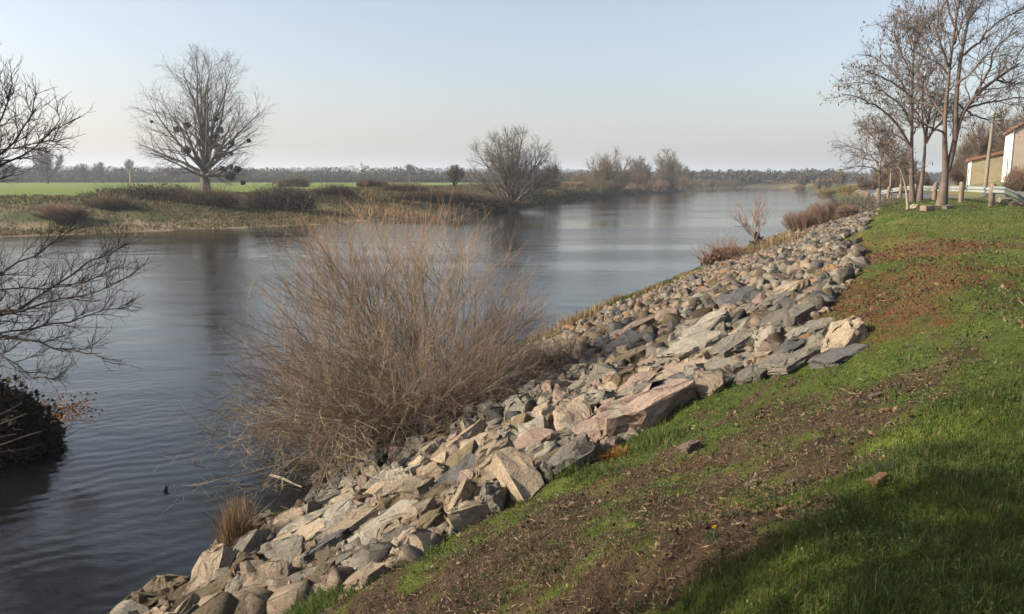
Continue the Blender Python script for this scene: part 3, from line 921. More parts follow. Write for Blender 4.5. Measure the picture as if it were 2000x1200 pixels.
BRAMBLE = [(0.035, 0.026, 0.018), (0.055, 0.038, 0.026), (0.03, 0.034, 0.014), (0.07, 0.048, 0.034)]
for (px, py, y, sx, sy, sz, lab, seed) in [
        (300, 408, 100, 9.0, 3.2, 2.2, 'long dark purplish bramble thicket under the mistletoe tree', 21),
        (405, 405, 99, 4.5, 2.6, 1.9, 'low dark bramble mound right below the mistletoe tree trunk', 22),
        (545, 404, 104, 5.8, 3.0, 3.1, 'rounded dark bramble thicket to the right of the mistletoe tree', 23),
        (215, 420, 92, 3.2, 1.6, 0.9, 'small low dark bramble between the beige shrub and the long thicket', 24),
        (130, 440, 84, 2.2, 1.0, 0.8, 'low dark weed clump at the foot of the beige shrub', 25),
        (575, 362, 190, 4.0, 2.5, 2.2, 'small dark bush in the field behind the rounded thicket', 26),
        (655, 389, 125, 3.5, 1.6, 1.0, 'low brown scrub strip between the thicket and the two hedge shrubs', 27),
        (860, 407, 128, 9.5, 2.0, 1.9, 'dark overgrown cut bank left of the round willow', 28),
        (960, 402, 136, 4.5, 1.8, 1.7, 'dark green bramble bank touching the round willow trunk', 29),
        (790, 388, 138, 5.0, 1.8, 1.3, 'purplish brown scrub along the field edge behind the reeds', 30)]:
    b = at(px, py, y); b[2] = H1(b[0], b[1])
    col = BRAMBLE if seed != 29 else [(0.04, 0.055, 0.02), (0.05, 0.05, 0.025), (0.035, 0.03, 0.02)]
    leafy_mass('bramble_bush', lab, b, (sx, sy, sz), seed, int(4200 * sx * sz / 6) + 1200, 0.095, col, 'bramble', None, 1600, TWIG_BROWN, 1.2, 0.02, 0.45, rz=R(8))

TW = dict(twig_r=0.035)
for a in [
    ('bare_shrub', 'beige bare rounded shrub at the waterline of the far bank', 118, 448, 400, 82, 78, 31),
]:
    b = at(a[2], a[3], a[5]); b[2] = max(H1(b[0], b[1]), 0.1)
    shrub(a[0], a[1], b, at(a[2], a[4], a[5])[2] - b[2], a[6] / FPX * a[5] / 2, a[7], stems=70, m2=12, m3=6, r=0.02, stem_mat=TWIG_WILLOW, twig_mat=TWIG_RED, spread=0.9)
for (px, pb, ptp, y, w, lab, seed, mat) in [
        (722, 388, 350, 150, 50, 'dense brown hedge shrub at the field edge, left one of a close pair', 33, TWIG_BROWN),
        (748, 386, 352, 152, 22, 'narrow brown hedge shrub at the field edge, right one of a close pair', 34, TWIG_BROWN),
        (1065, 382, 348, 200, 60, 'low bare thicket just right of the round willow', 35, TWIG_BROWN),
        (1170, 384, 352, 232, 90, 'wide low bare thicket under the feathery riverside tree', 36, TWIG_OLIVE),
        (1140, 372, 340, 300, 60, 'low olive scrub between the round willow and the feathery tree', 37, TWIG_OLIVE),
        (1240, 378, 332, 280, 80, 'brown thicket below the domed tree', 38, TWIG_BROWN),
        (1325, 374, 345, 340, 70, 'olive thicket under the last tall riverside tree', 39, TWIG_OLIVE),
        (1112, 386, 356, 218, 70, 'brown reed-like scrub on the bank between the round willow and the feathery tree', 391, TWIG_RED),
        (1275, 377, 352, 300, 70, 'rusty scrub on the bank between the domed and the last tall tree', 392, TWIG_RED),
        (1375, 371, 352, 385, 60, 'low hazy scrub where the far bank thins out', 393, TWIG_OLIVE),
        (1425, 369, 352, 410, 60, 'low hazy scrub at the very end of the far bank', 394, TWIG_BROWN)]:
    b = at(px, pb, y); b[2] = max(H1(b[0], b[1]), 0.1)
    shrub('bare_thicket', lab, b, at(px, ptp, y)[2] - b[2], w / FPX * y / 2, seed, stems=90, m2=12, m3=5, r=0.035, stem_mat=mat, spread=0.8, root_r=0.8)

px_tree('bare_willow', 'wide round-crowned grey willow leaning out from the dark bank at the water', 1000, 402, 247, 140, 172, 41, limbs=20, trunk_r=0.75, trunk_frac=0.08, spread=(0.05, 1.2),
        m2=12, m3=9, m4=3, twig_r=0.025, bark=BARK_GREY, twig=TWIG_WILLOW, up=0.04, ang2=0.66, crown_c=(0, 0, 6.5), crown_r=(8.3, 7.5, 7.6))
px_tree('small_bare_tree', 'small bare tree at the field edge left of the round willow', 888, 380, 322, 158, 48, 42, limbs=7, trunk_r=0.25, trunk_frac=0.25, m2=10, m3=8, m4=2, twig_r=0.034, bark=BARK_DARK, twig=TWIG_BROWN, spread=(.1, .9))
px_tree('small_bare_tree', 'low twisted bare tree on the bank right of the round willow', 1080, 384, 322, 205, 60, 43, limbs=9, trunk_r=0.3, trunk_frac=0.15, m2=9, m3=7, m4=2, twig_r=0.035, bark=BARK_DARK, twig=TWIG_BROWN, spread=(.1, 1.0))
px_tree('feathery_tree', 'tall feathery bare tree rising over the low thicket on the far bank', 1188, 380, 286, 235, 106, 44, limbs=14, trunk_r=0.45, trunk_frac=0.06, low_limbs=6, rag=.55, m2=12, m3=10, m4=2, twig_r=0.04, bark=BARK_GREY, twig=TWIG_OLIVE, spread=(.05, 1.1), up=.05)
px_tree('domed_tree', 'pale grey dome-crowned tree behind the far bank thickets', 1248, 372, 306, 310, 62, 45, limbs=12, trunk_r=0.4, trunk_frac=0.1, low_limbs=6, rag=.6, m2=11, m3=10, m4=2, twig_r=0.05, bark=BARK_PALE, twig=TWIG_GREY, spread=(.1, 1.15), up=.06)
px_tree('riverside_tree', 'tall olive tree with ivy-dark stem, last tall one along the far bank', 1304, 376, 293, 320, 76, 46, limbs=13, trunk_r=0.5, trunk_frac=0.07, low_limbs=8, rag=.5, m2=12, m3=10, m4=2, twig_r=0.055, bark=BARK_GREY, twig=TWIG_OLIVE, spread=(.05, .95), up=.1)
px_tree('riverside_tree', 'shorter rounded tree where the far tree line drops to the water', 1340, 370, 326, 350, 34, 47, limbs=8, trunk_r=0.35, trunk_frac=0.2, m2=10, m3=8, m4=2, twig_r=0.055, bark=BARK_GREY, twig=TWIG_GREY, spread=(.1, .8))
px_tree('field_tree', 'broad bare tree behind the green field, seen past the overhanging branches', 92, 352, 290, 330, 82, 48, limbs=10, trunk_r=0.5, trunk_frac=0.14, m2=11, m3=10, m4=2, twig_r=0.055, bark=BARK_DARK, twig=TWIG_GREY, spread=(.05, 1.0))
px_tree('field_tree', 'stocky hazy tree behind the green field, first of a spaced trio', 162, 354, 320, 400, 32, 49, limbs=8, trunk_r=0.4, trunk_frac=0.2, m2=10, m3=8, m4=1, twig_r=0.06, bark=BARK_DARK, twig=TWIG_GREY)
px_tree('field_tree', 'twiggy hazy tree behind the green field, middle of a spaced trio', 197, 354, 318, 410, 34, 50, limbs=8, trunk_r=0.4, trunk_frac=0.2, m2=10, m3=8, m4=1, twig_r=0.06, bark=BARK_DARK, twig=TWIG_GREY)
px_tree('pollard_tree', 'slim pollarded tree with pale trunk behind the green field', 255, 355, 312, 380, 24, 51, limbs=6, trunk_r=0.35, trunk_frac=0.5, m2=8, m3=7, m4=1, twig_r=0.05, bark=BARK_PALE, twig=TWIG_GREY)
px_tree('field_tree', 'pale slender tree rising above the hedge beyond the village', 800, 352, 322, 430, 34, 52, limbs=7, trunk_r=0.35, trunk_frac=0.3, m2=9, m3=8, m4=1, twig_r=0.055, bark=BARK_GREY, twig=TWIG_GREY, spread=(.05, .6))

# trees copied into the hazy hedgerow behind the field and along the far river bend
def copy_tree(src, loc, scale, label, group):
    r = src.copy(); COL.objects.link(r)
    r.location = loc; r.scale = (scale,) * 3
    r['label'] = label; r['group'] = group
    for ch in src.children:
        c = ch.copy(); COL.objects.link(c); c.parent = r
    return r
def proto(name, label, base, h, rad, seed, **kw):
    o = bare_tree(name, label, base, h, rad, seed, **kw)
    return o
rngH = np.random.default_rng(77)
HEDGE_PX = [(8, 36), (35, 30), (310, 24), (345, 20), (500, 28), (525, 20), (615, 22), (655, 26), (688, 18), (905, 22), (935, 26), (1040, 30), (1105, 28), (1130, 22), (1375, 26), (1400, 22), (1425, 24), (1455, 24), (1485, 22), (1528, 24)]
where = {8: 'above the left end of the green field', 35: 'left of the broad field tree', 310: 'farther left of the mistletoe tree', 345: 'just left of the mistletoe tree crown base', 500: 'right of the mistletoe tree, first one',
         525: 'right of the mistletoe tree, second one', 615: 'above the rounded thicket', 655: 'below the left end of the village', 688: 'right below the village spire', 905: 'behind the small tree by the willow', 935: 'seen through the left edge of the round willow',
         1040: 'seen through the right edge of the round willow', 1105: 'between willow and feathery tree, left', 1130: 'between willow and feathery tree, right', 1375: 'right after the far tall trees end', 1400: 'second one after the far tall trees end',
         1425: 'over the far end of the water, left one', 1455: 'over the far end of the water, middle one', 1485: 'over the far end of the water, right one', 1528: 'alone behind the red reeds at the river bend'}
src = None
for k, (px, hp) in enumerate(HEDGE_PX):
    y = 440 + 60 * rngH.uniform(0, 1) + (40 if px > 1350 else 0)
    p = at(px, 352, y); p[2] = H1(p[0], p[1]) if H1(p[0], p[1]) > 0.1 else 1.0
    hgt = (352 - (352 - hp)) / FPX * y + 2.2
    lab = 'hazy grey tree of the distant row, ' + where[px]
    if src is None:
        src = bare_tree('distant_tree', lab, p, 10.0, 5.2, 61, group='hazy trees along the far hedgerow', limbs=9, trunk_r=0.4, trunk_frac=0.15, m2=11, m3=10, twig_r=0.085, bark=BARK_DARK, twig=TWIG_GREY, spread=(.05, 1.0))
        src.location = p; src.scale = (hgt / 10,) * 3
    else:
        copy_tree(src, p, hgt / 10, lab, 'hazy trees along the far hedgerow').rotation_euler = (0, 0, rngH.uniform(0, 6))

# hedge at the far end of the field, and the wooded hills beyond
def hedge_line():
    rng = np.random.default_rng(88)
    n = 26000
    px = rng.uniform(-80, 1330, n)
    y = 428 + rng.normal(0, 2.0, n) + px * 0.01
    x = (px - 1000) / FPX * y
    z = height(x, y) + np.abs(rng.normal(0, 1, n)) * (1.0 + 0.8 * fbm(x * .05, y * .05, 4, 3))
    keep = left_s(x, y) > 14
    p = np.stack([x, y, z], 1)[keep]
    V, F = leaf_quads(p, 0.55, rng)
    o = link('field_hedge', np_mesh('field_hedge', V, F, mix_colors(len(p), [(0.035, 0.03, 0.02), (0.05, 0.042, 0.025), (0.045, 0.05, 0.025)], rng, 4)), LEAF)
    tag(o, 'long low dark hedge along the far edge of the green field', 'hedge')
hedge_line()

def far_woods():
    rng = np.random.default_rng(89)
    nt = 9000
    az = np.radians(rng.uniform(-44, 44, nt)); r = np.where(rng.uniform(0, 1, nt) < .38, rng.uniform(500, 760, nt), rng.uniform(760, 2300, nt))
    x = r * np.sin(az); y = r * np.cos(az)
    z = height(x, y)
    hgt = rng.uniform(5, 9, nt) ; wd = hgt * rng.uniform(0.4, 0.75, nt)
    k = 44
    cen = np.stack([x, y, z + hgt * .55], 1)
    p = unit(rng.normal(0, 1, (nt, k, 3))) * (rng.uniform(.3, 1, (nt, k, 1)) ** .5) * np.stack([wd, wd, hgt * .5], 1)[:, None] + cen[:, None]
    V, F = leaf_quads(p.reshape(-1, 3), .95, rng, aspect=.75)
    base = mix_colors(nt, [(0.055, 0.048, 0.035), (0.075, 0.062, 0.042), (0.05, 0.055, 0.03)], rng)
    c = np.repeat(base, k * 4, 0)
    keep = np.repeat((z > 0.4) & ~((right_s(x, y) > 0) & (r < 700) & (np.degrees(az) > 22)), k)
    V = V.reshape(-1, 4, 3)[keep].reshape(-1, 3); c = c.reshape(-1, 4, 3)[keep].reshape(-1, 3)
    F = np.arange(len(V)).reshape(-1, 4)
    tag(link('far_woods', np_mesh('far_woods', V, F, c), LEAF), 'hazy bare woodland covering the distant low hills', 'woods', kind='stuff')
far_woods()

# village on the ridge
WHITE = simple_mat('village_wall', (0.62, 0.60, 0.55), (0.72, 0.70, 0.64), 0.3, bump=0)
SLATE = simple_mat('slate_roof', (0.10, 0.105, 0.12), (0.15, 0.15, 0.16), 0.5, bump=0)
TILE_FAR = simple_mat('far_tile_roof', (0.22, 0.12, 0.08), (0.30, 0.17, 0.11), 0.5, bump=0)
DARKWIN = simple_mat('dark_window', (0.03, 0.03, 0.035), (0.05, 0.05, 0.055), 1, 0.3, bump=0, spec=0.5)
def gable_house(name, label, cat, loc, rz, w, l, h, rh, wallm, roofm, nwin=2, group=None):
    root = empty(name, loc, label, cat, group, rz)
    g = Geo(); hw, hl = w / 2, l / 2
    g.add([(-hw, -hl, -1.5), (hw, -hl, -1.5), (hw, hl, -1.5), (-hw, hl, -1.5), (-hw, -hl, h), (hw, -hl, h), (hw, hl, h), (-hw, hl, h), (0, -hl, h + rh), (0, hl, h + rh)],
          [(0, 1, 5, 8, 4), (2, 3, 7, 9, 6), (0, 4, 7, 3), (1, 2, 6, 5)])
    link('wall', g.mesh('wall'), wallm, root, False)
    g = Geo(); e = 0.35; t = 0.22
    for s in (-1, 1):
        sl = rh / hw
        a = [(0, -hl - e, h + rh + .02), (0, hl + e, h + rh + .02), (s * (hw + e), hl + e, h - e * sl + .02), (s * (hw + e), -hl - e, h - e * sl + .02)]
        b = [(p[0], p[1], p[2] + t) for p in a]
        g.add(a + b, [(0, 1, 2, 3), (4, 7, 6, 5), (0, 4, 5, 1), (1, 5, 6, 2), (2, 6, 7, 3), (3, 7, 4, 0)])
    link('roof', g.mesh('roof'), roofm, root, False)
    for k in range(nwin):
        g = Geo(); yy = -hl + (k + .5) * l / nwin
        g.box((-hw - 0.01, yy, h * .6), (0.08, 1.0, 1.3))
        link('window', g.mesh('window'), DARKWIN, root, False)
    return root
VILL = [(686, 329, 'largest white house of the hilltop village, left of the spire', 14, 10, 6), (680, 337, 'low white house below the largest village house', 10, 8, 4), (706, 332, 'white house at the foot of the village spire', 10, 8, 5),
        (722, 333, 'small pale house right of the village spire', 9, 8, 4), (637, 333, 'lone white house on the wooded ridge well left of the spire', 12, 9, 5), (760, 334, 'lone pale house on the wooded ridge right of the spire', 10, 8, 4)]
for k, (px, py, lab, w, l, h) in enumerate(VILL):
    y = 1750.0
    p = at(px, py, y)
    p[2] = max(p[2] - h * .5, H1(p[0], p[1]) - 1)
    gable_house('village_house', lab, 'house', p, R(80 + 25 * k), w, l, h, 3.0, WHITE, TILE_FAR if k % 2 else SLATE, 2, 'houses of the hilltop village')
def church():
    p = at(706, 331, 1790.0)
    root = empty('village_church', p, 'tiny church with a pointed slate spire on the distant ridge', 'church')
    g = Geo(); g.box((0, 0, 2), (5, 5, 12)); link('tower', g.mesh('tower'), WHITE, root, False)
    g = Geo(); g.add([(-2.8, -2.8, 8.02), (2.8, -2.8, 8.02), (2.8, 2.8, 8.02), (-2.8, 2.8, 8.02), (0, 0, 19)], [(0, 1, 4), (1, 2, 4), (2, 3, 4), (3, 0, 4), (3, 2, 1, 0)])
    link('spire', g.mesh('spire'), SLATE, root, False)
    g = Geo(); g.box((8.6, 0, 0), (12, 8, 8)); link('nave', g.mesh('nave'), WHITE, root, False)
    g = Geo(); g.add([(2.6, -4.3, 4.02), (14.9, -4.3, 4.02), (14.9, 4.3, 4.02), (2.6, 4.3, 4.02), (2.6, 0, 8), (14.9, 0, 8)], [(0, 1, 5, 4), (2, 3, 4, 5), (0, 4, 3), (1, 2, 5), (3, 2, 1, 0)])
    link('roof', g.mesh('roof'), SLATE, root, False)
church()

# ------------------------------------------------------------------ the big willow bush in the middle
def big_bush():
    rng = np.random.default_rng(101)
    b = hit(815, 845); b[2] = max(H1(b[0], b[1]), 0.05)
    root = empty('willow_bush', b, 'large leafless orange-brown willow bush at the water edge in the middle', 'bush')
    base = b - np.array([0, 0, 0.1])
    st = Tubes(); tw = Tubes(); tp = Tubes(); dd = Tubes()
    n = 145
    az = rng.uniform(0, 6.283, n); el = 1.38 * rng.uniform(0, 1, n) ** 0.60
    D = np.stack([np.cos(az) * np.sin(el), np.sin(az) * np.sin(el) * 0.8, np.cos(el)], 1)
    D[:, 0] -= 0.10
    S = base + np.stack([np.cos(az) * rng.uniform(0, .75, n), np.sin(az) * rng.uniform(0, .55, n), np.zeros(n)], 1)
    S[:, 2] = height(S[:, 0], S[:, 1]) - 0.05; S[:, 2] = np.maximum(S[:, 2], -0.25)
    cc = base + np.array([-0.5, 0.0, 1.55]); cr = np.array([3.05, 2.7, 3.05])
    L = clip_len(S, unit(D), np.full(n, 9.0), cc, cr, rng, 0.70, 0.98)
    P1, R1 = grow(S, D, L, np.full(n, .015) * rng.uniform(.5, 1.5, n), np.full(n, .005), 9, 0.11, 0.008, rng)
    st.add(P1, R1, 5)
    S2, D2, t2, r2 = spawn(P1, R1, 14, 0.25, 1.0, 0.65, 0.22, rng, 0.08)
    L2 = clip_len(S2, D2, rng.uniform(.5, 1.5, len(t2)), cc, cr * 1.03, rng, 0.8, 1.12)
    P2, R2 = grow(S2, D2, L2, np.maximum(r2 * .5, .0052), np.full(len(L2), .0034), 5, 0.11, 0.04, rng)
    lowm = P2[:, -1, 2] < base[2] + 1.9
    tw.add(P2, R2, 3)
    S3, D3, t3, r3 = spawn(P2, R2, 9, 0.15, 1.0, 0.65, 0.22, rng, 0.08)
    L3 = rng.uniform(.16, .55, len(t3)) * np.where(S3[:, 2] > base[2] + 2.9, 1.25, 1.0)
    P3, R3 = grow(S3, D3, L3, np.full(len(L3), .0022), np.full(len(L3), .0014), 3, 0.12, 0.05, rng)
    hi = (P3[:, -1, 2] - base[2] + rng.normal(0, .8, len(P3))) > 3.1
    tp.add(P3[hi], R3[hi], 3); tw2 = Tubes(); tw2.add(P3[~hi], R3[~hi], 3)
    # long upright whips over the crown
    m = 130
    k = rng.integers(0, n, m)
    top = P1[k, -1]; sel = top[:, 2] > base[2] + 2.6
    top = top[sel]; m = len(top)
    Dw = np.stack([rng.normal(0, .10, m), rng.normal(0, .10, m), np.ones(m)], 1)
    Pw, Rw = grow(top - np.array([0, 0, .5]) + rng.normal(0, .12, (m, 3)), Dw, rng.uniform(.4, .95, m), np.full(m, .0045), np.full(m, .0025), 5, .06, 0.04, rng)
    tp.add(Pw, Rw, 3)
    # drooping and dead grey branches low on the river side and around the foot
    m = 78
    az = rng.uniform(0, 6.283, m)
    Dd = np.stack([np.cos(az) * .8 - .85, np.sin(az) * .6 - .45, rng.uniform(.05, .6, m)], 1)
    Sd = base + np.stack([rng.normal(-.1, .55, m), rng.normal(0, .45, m), rng.uniform(.1, .9, m)], 1)
    Pd, Rd = grow(Sd, Dd, rng.uniform(1.4, 3.9, m), np.full(m, .013), np.full(m, .005), 9, .10, -0.045, rng)
    g = np.maximum(np.maximum(height(Pd[..., 0], Pd[..., 1]), 0) + .04, Pd[..., 2]); Pd[..., 2] = g
    dd.add(Pd, Rd, 5)
    Sd2, Dd2, td2, rd2 = spawn(Pd, Rd, 12, .2, 1, .7, .2, rng, .1)
    Pd2, Rd2 = grow(Sd2, Dd2, rng.uniform(.3, 1.0, len(td2)), np.full(len(td2), .0052), np.full(len(td2), .0032), 4, .13, -0.01, rng)
    Pd2[..., 2] = np.maximum(np.maximum(height(Pd2[..., 0], Pd2[..., 1]), 0) + .02, Pd2[..., 2])
    dd.add(Pd2, Rd2, 3)
    Sd3, Dd3, td3, rd3 = spawn(Pd2, Rd2, 5, .2, 1, .7, .2, rng, .1)
    Pd3, Rd3 = grow(Sd3, Dd3, rng.uniform(.12, .4, len(td3)), np.full(len(td3), .0034), np.full(len(td3), .002), 3, .13, 0, rng)
    Pd3[..., 2] = np.maximum(np.maximum(height(Pd3[..., 0], Pd3[..., 1]), 0) + .015, Pd3[..., 2])
    dd.add(Pd3, Rd3, 3)
    st.build('stem_cluster', STEM_BUSH, root); tw.build('branches', STEM_BUSH, root); tw2.build('twigs', SHOOT_BUSH, root)
    tp.build('orange_shoots', SHOOT_TOP, root); dd.build('drooping_branches', STEM_BUSH, root)
    return b
BUSH = big_bush()

# tall dry stalks behind the bush top
def reeds(name, label, cat, cen, rx, ry, n, hgt, cols, seed, wid=0.02, lean=0.12, group=None):
    rng = np.random.default_rng(seed)
    p = rng.normal(0, 1, (n, 2)) * np.array([rx, ry]) * .45 + np.array(cen[:2])
    z = np.maximum(height(p[:, 0], p[:, 1]), -0.05)
    V, F = blades(np.c_[p, z - .03], hgt * rng.uniform(.45, 1.1, n), np.full(n, wid), rng, lean, cols=None, bend=.25)
    return tag(link(name, np_mesh(name, V, F, mix_colors(n, cols, rng, 5)), DRY), label, cat, group)
DRYC = [(0.33, 0.22, 0.11), (0.26, 0.16, 0.08), (0.40, 0.29, 0.16), (0.22, 0.14, 0.07)]
reeds('dry_grass_tuft', 'tall upright tuft of dry brown grass between rocks at the water, below the willow bush', 'grass tuft', hit(462, 1094), .20, .17, 800, .95, [(0.20, 0.13, 0.07), (0.15, 0.095, 0.055), (0.27, 0.19, 0.11), (0.12, 0.08, 0.05)], 111, .006, .22)
YEL = [(0.26, 0.19, 0.09), (0.20, 0.13, 0.06), (0.32, 0.24, 0.13), (0.15, 0.12, 0.05)]
for (px, py, rx, n, h, lab, seed) in [
        (1072, 668, .55, 260, .55, 'dry straw-coloured tuft at the waterline, just right of the willow bush', 112),
        (1120, 640, .6, 380, .6, 'pale dry tuft on the waterside strip, second from the willow bush', 113),
        (1155, 622, .7, 420, .55, 'orange-tinted dry tuft on the waterside strip, third from the willow bush', 114),
        (1200, 592, .5, 220, .4, 'low dry tuft in the mossy waterside strip, short of its middle', 115),
        (1275, 572, .6, 240, .45, 'low straw tuft in the mossy waterside strip, past its middle', 116),
        (1335, 545, .6, 220, .4, 'sparse straw tuft on the waterside strip close to the brown dead brush', 117),
        (1520, 480, 1.8, 600, .7, 'yellow dry grass patch between the stump and the red willow shrubs', 118),
        (1460, 500, 1.0, 380, .6, 'brownish dry grass patch at the foot of the upturned stump', 119)]:
    reeds('dry_grass_tuft', lab, 'grass tuft', hit(px, py), rx, rx * .6, n, h, YEL, seed, .012, .5)
reeds('reed_bed', 'reddish brown reed bed at the river bend far away', 'reeds', at(1530, 368, 500), 26, 4, 1500, 2.2, [(0.22, 0.10, 0.06), (0.28, 0.15, 0.08), (0.2, 0.13, 0.07)], 120, .12, .1)
reeds('reed_strip', 'line of dry pale reeds at the far waterline behind the bush top', 'reeds', at(800, 430, 108), 7, 1.0, 200, 1.5, DRYC, 121, .045, .12)['kind'] = 'stuff'

# ------------------------------------------------------------------ tree at the left edge with branches over the water
def left_tree():
    rng = np.random.default_rng(131)
    Y = 14.6
    bx, by = -11.4, 15.2
    b = np.array([bx, by, H1(bx, by)])
    root = empty('overhanging_tree', b, 'dark bare tree reaching branches in from the left over the water', 'tree')
    tr = Tubes(); cw = Tubes()
    z0 = b[2]
    P0 = np.array([[[bx, by, z0 - .3], [bx + .1, by - .05, 1.9], [bx - .05, by - .2, 3.2], [bx + .1, by - .3, 4.8], [bx, by - .4, 6.4], [bx + .2, by - .5, 8.2]]])
    tr.add(P0, np.array([[.26, .21, .18, .15, .11, .06]]), 9)
    def limb(pxs, r, y=Y, dy=0.0, start=None):
        pts = [at(px, py, y + dy * k) for k, (px, py) in enumerate(pxs)]
        if start is not None: pts = [np.array(start)] + pts
        pts = np.array(pts)
        t = np.r_[0, np.cumsum(np.linalg.norm(np.diff(pts, axis=0), axis=1))]
        tt = np.linspace(0, t[-1], 13)
        q = np.stack([np.interp(tt, t, pts[:, k]) for k in range(3)], 1)
        k = np.array([.25, .5, .25])
        q2 = q.copy()
        for _ in range(2):
            q2[1:-1] = q2[:-2] * .25 + q2[1:-1] * .5 + q2[2:] * .25
        return q2 + np.r_[[[0, 0, 0]], rng.normal(0, .025, (12, 3))], np.linspace(r, .008, 13)
    S = lambda z: (bx, by - .2, z)
    limbs = [
        limb([(0, 616), (60, 590), (110, 555), (160, 520), (215, 490), (248, 475)], .045, Y, .08, S(2.4)),
        limb([(0, 618), (90, 592), (180, 570), (225, 555), (262, 538)], .04, Y, -.15, S(2.3)),
        limb([(0, 655), (60, 668), (120, 680), (165, 694), (200, 690)], .042, Y, -.1, S(2.2)),
        limb([(0, 652), (80, 640), (150, 625), (205, 610), (250, 600)], .032, Y, .12, S(2.3)),
        limb([(0, 530), (50, 515), (90, 490), (125, 455), (150, 440)], .035, Y, .2, S(2.9)),
        limb([(0, 560), (70, 570), (130, 560), (190, 545), (235, 520)], .022, Y, .2, S(2.8)),
        limb([(0, 690), (30, 720), (70, 735), (110, 740)], .02, Y, -.1, S(2.2)),
        limb([(0, 325), (35, 320), (62, 298), (95, 258), (118, 232)], .045, Y, .1, S(4.2)),
        limb([(0, 310), (35, 268), (52, 235), (62, 205), (68, 190)], .04, Y, -.1, S(4.3)),
        limb([(0, 245), (15, 215), (26, 185), (28, 160)], .035, Y, .2, S(5.2)),
        limb([(0, 290), (45, 287), (80, 278), (105, 272)], .022, Y, -.2, S(4.5)),
        limb([(-60, 230), (-45, 180), (-35, 150)], .03, Y, .1, S(5.8)),
        limb([(-320, 120), (-360, 40), (-380, -40)], .05, Y, .2, S(6.4)),
        limb([(-330, 300), (-420, 220), (-500, 190)], .06, Y, .2, S(4.6)),
        limb([(-330, 500), (-430, 480), (-520, 440)], .06, Y, .3, S(3.0)),
    ]
    P1 = np.array([l[0] for l in limbs]); R1 = np.array([l[1] for l in limbs])
    tr.add(P1, R1, 6)
    S2, D2, t2, r2 = spawn(P1, R1, 15, .30, 1.0, .62, .15, rng, .12)
    L2 = rng.uniform(.4, 1.15, len(t2)) * (1.0 - .72 * t2)
    P2, R2 = grow(S2, D2, L2, np.maximum(r2 * .55, .009), np.full(len(L2), .005), 6, .09, .035, rng)
    cw.add(P2, R2, 4)
    S3, D3, t3, r3 = spawn(P2, R2, 6, .2, 1, .6, .15, rng, .12)
    P3, R3 = grow(S3, D3, rng.uniform(.15, .55, len(t3)), np.full(len(t3), .0062), np.full(len(t3), .0035), 4, .10, .04, rng)
    cw.add(P3, R3, 3)
    S4, D4, t4, r4 = spawn(P3, R3, 3, .2, 1, .6, .15, rng, .12)
    P4, R4 = grow(S4, D4, rng.uniform(.06, .25, len(t4)), np.full(len(t4), .004), np.full(len(t4), .0025), 3, .10, .02, rng)
    cw.add(P4, R4, 3)
    tr.build('trunk', BARK_DARK, root); cw.build('crown', BARK_DARK, root)
left_tree()

def island_clump():
    b = at(-60, 850, 15.0); b[2] = 0.0
    b[2] = max(H1(b[0], b[1]), 0)
    DK = [(0.022, 0.016, 0.010), (0.035, 0.024, 0.015), (0.03, 0.03, 0.012), (0.05, 0.032, 0.02)]
    c = np.array([-10.6, 15.0, -0.1])
    root = leafy_mass('bramble_bush', 'dark mound of brambles and roots in the water under the overhanging tree', c, (2.15, 1.5, 1.85), 141, 26000, 0.05, DK, 'bramble', None, 1500, BARK_DARK, .45, .006, .3)
    rng = np.random.default_rng(142)
    # moss and russet leaves on top, dead canes over the face
    p = ball_points(2600, (c[0], c[1], c[2]), (2.1, 1.5, 1.85), rng, .15, 141, .3)
    p = p[(p[:, 2] > c[2] + 1.05)]
    V, F = leaf_quads(p, .05, rng)
    link('top_foliage', np_mesh('top_foliage', V, F, mix_colors(len(p), [(0.10, 0.10, 0.03), (0.07, 0.075, 0.02), (0.11, 0.05, 0.03)], rng, 4)), LEAF, root)
    e = at(140, 800, 14.6)
    p = e + rng.normal(0, 1, (260, 3)) * np.array([.22, .2, .13])
    V, F = leaf_quads(p, .035, rng)
    link('russet_leaves', np_mesh('russet_leaves', V, F, mix_colors(len(p), [(0.20, 0.09, 0.04), (0.14, 0.07, 0.04), (0.26, 0.13, 0.06)], rng, 4)), LEAF, root)
    t = Tubes()
    n = 34
    S = np.stack([rng.uniform(-11.2, -9.3, n), rng.uniform(13.4, 13.9, n), rng.uniform(.05, .75, n)], 1)
    P, Rr = grow(S, np.stack([rng.uniform(.3, 1, n), rng.normal(0, .15, n), rng.normal(.35, .25, n)], 1), rng.uniform(.5, 1.5, n), np.full(n, .013), np.full(n, .005), 6, .09, -.01, rng)
    t.add(P, Rr, 4)
    S = np.array([at(138, 815, 14.3)] * 7) + rng.normal(0, .08, (7, 3))
    P, Rr = grow(S, np.stack([np.ones(7), rng.normal(0, .3, 7), rng.normal(.25, .3, 7)], 1), rng.uniform(.35, .75, 7), np.full(7, .008), np.full(7, .003), 5, .1, 0, rng)
    t.add(P, Rr, 4)
    t.build('dead_canes', simple_mat('dead_cane', (0.07, 0.058, 0.04), (0.13, 0.11, 0.075), 3, bump=0), root)
island_clump()

# a taller leafless tree behind the photographer's left shoulder, whose shade falls on the near lawn
def shade_tree():
    c = (-6.9, 1.5)
    bare_tree('riverbank_tree', 'ivy-grown riverbank tree left of the photographer, out of frame', (c[0], c[1], max(H1(*c), 0)), 14.0, 3.0, 151, limbs=12, trunk_r=.28, trunk_frac=.42, m2=10, m3=9, m4=0,
              twig_r=.014, bark=BARK_DARK, twig=TWIG_BROWN, spread=(.05, 1.1), crown_c=(0, 0, 10.0), crown_r=(3.1, 3.6, 3.3),
              leaves=(5500, .06, [(0.05, 0.06, 0.02), (0.07, 0.08, 0.03)]))
shade_tree()

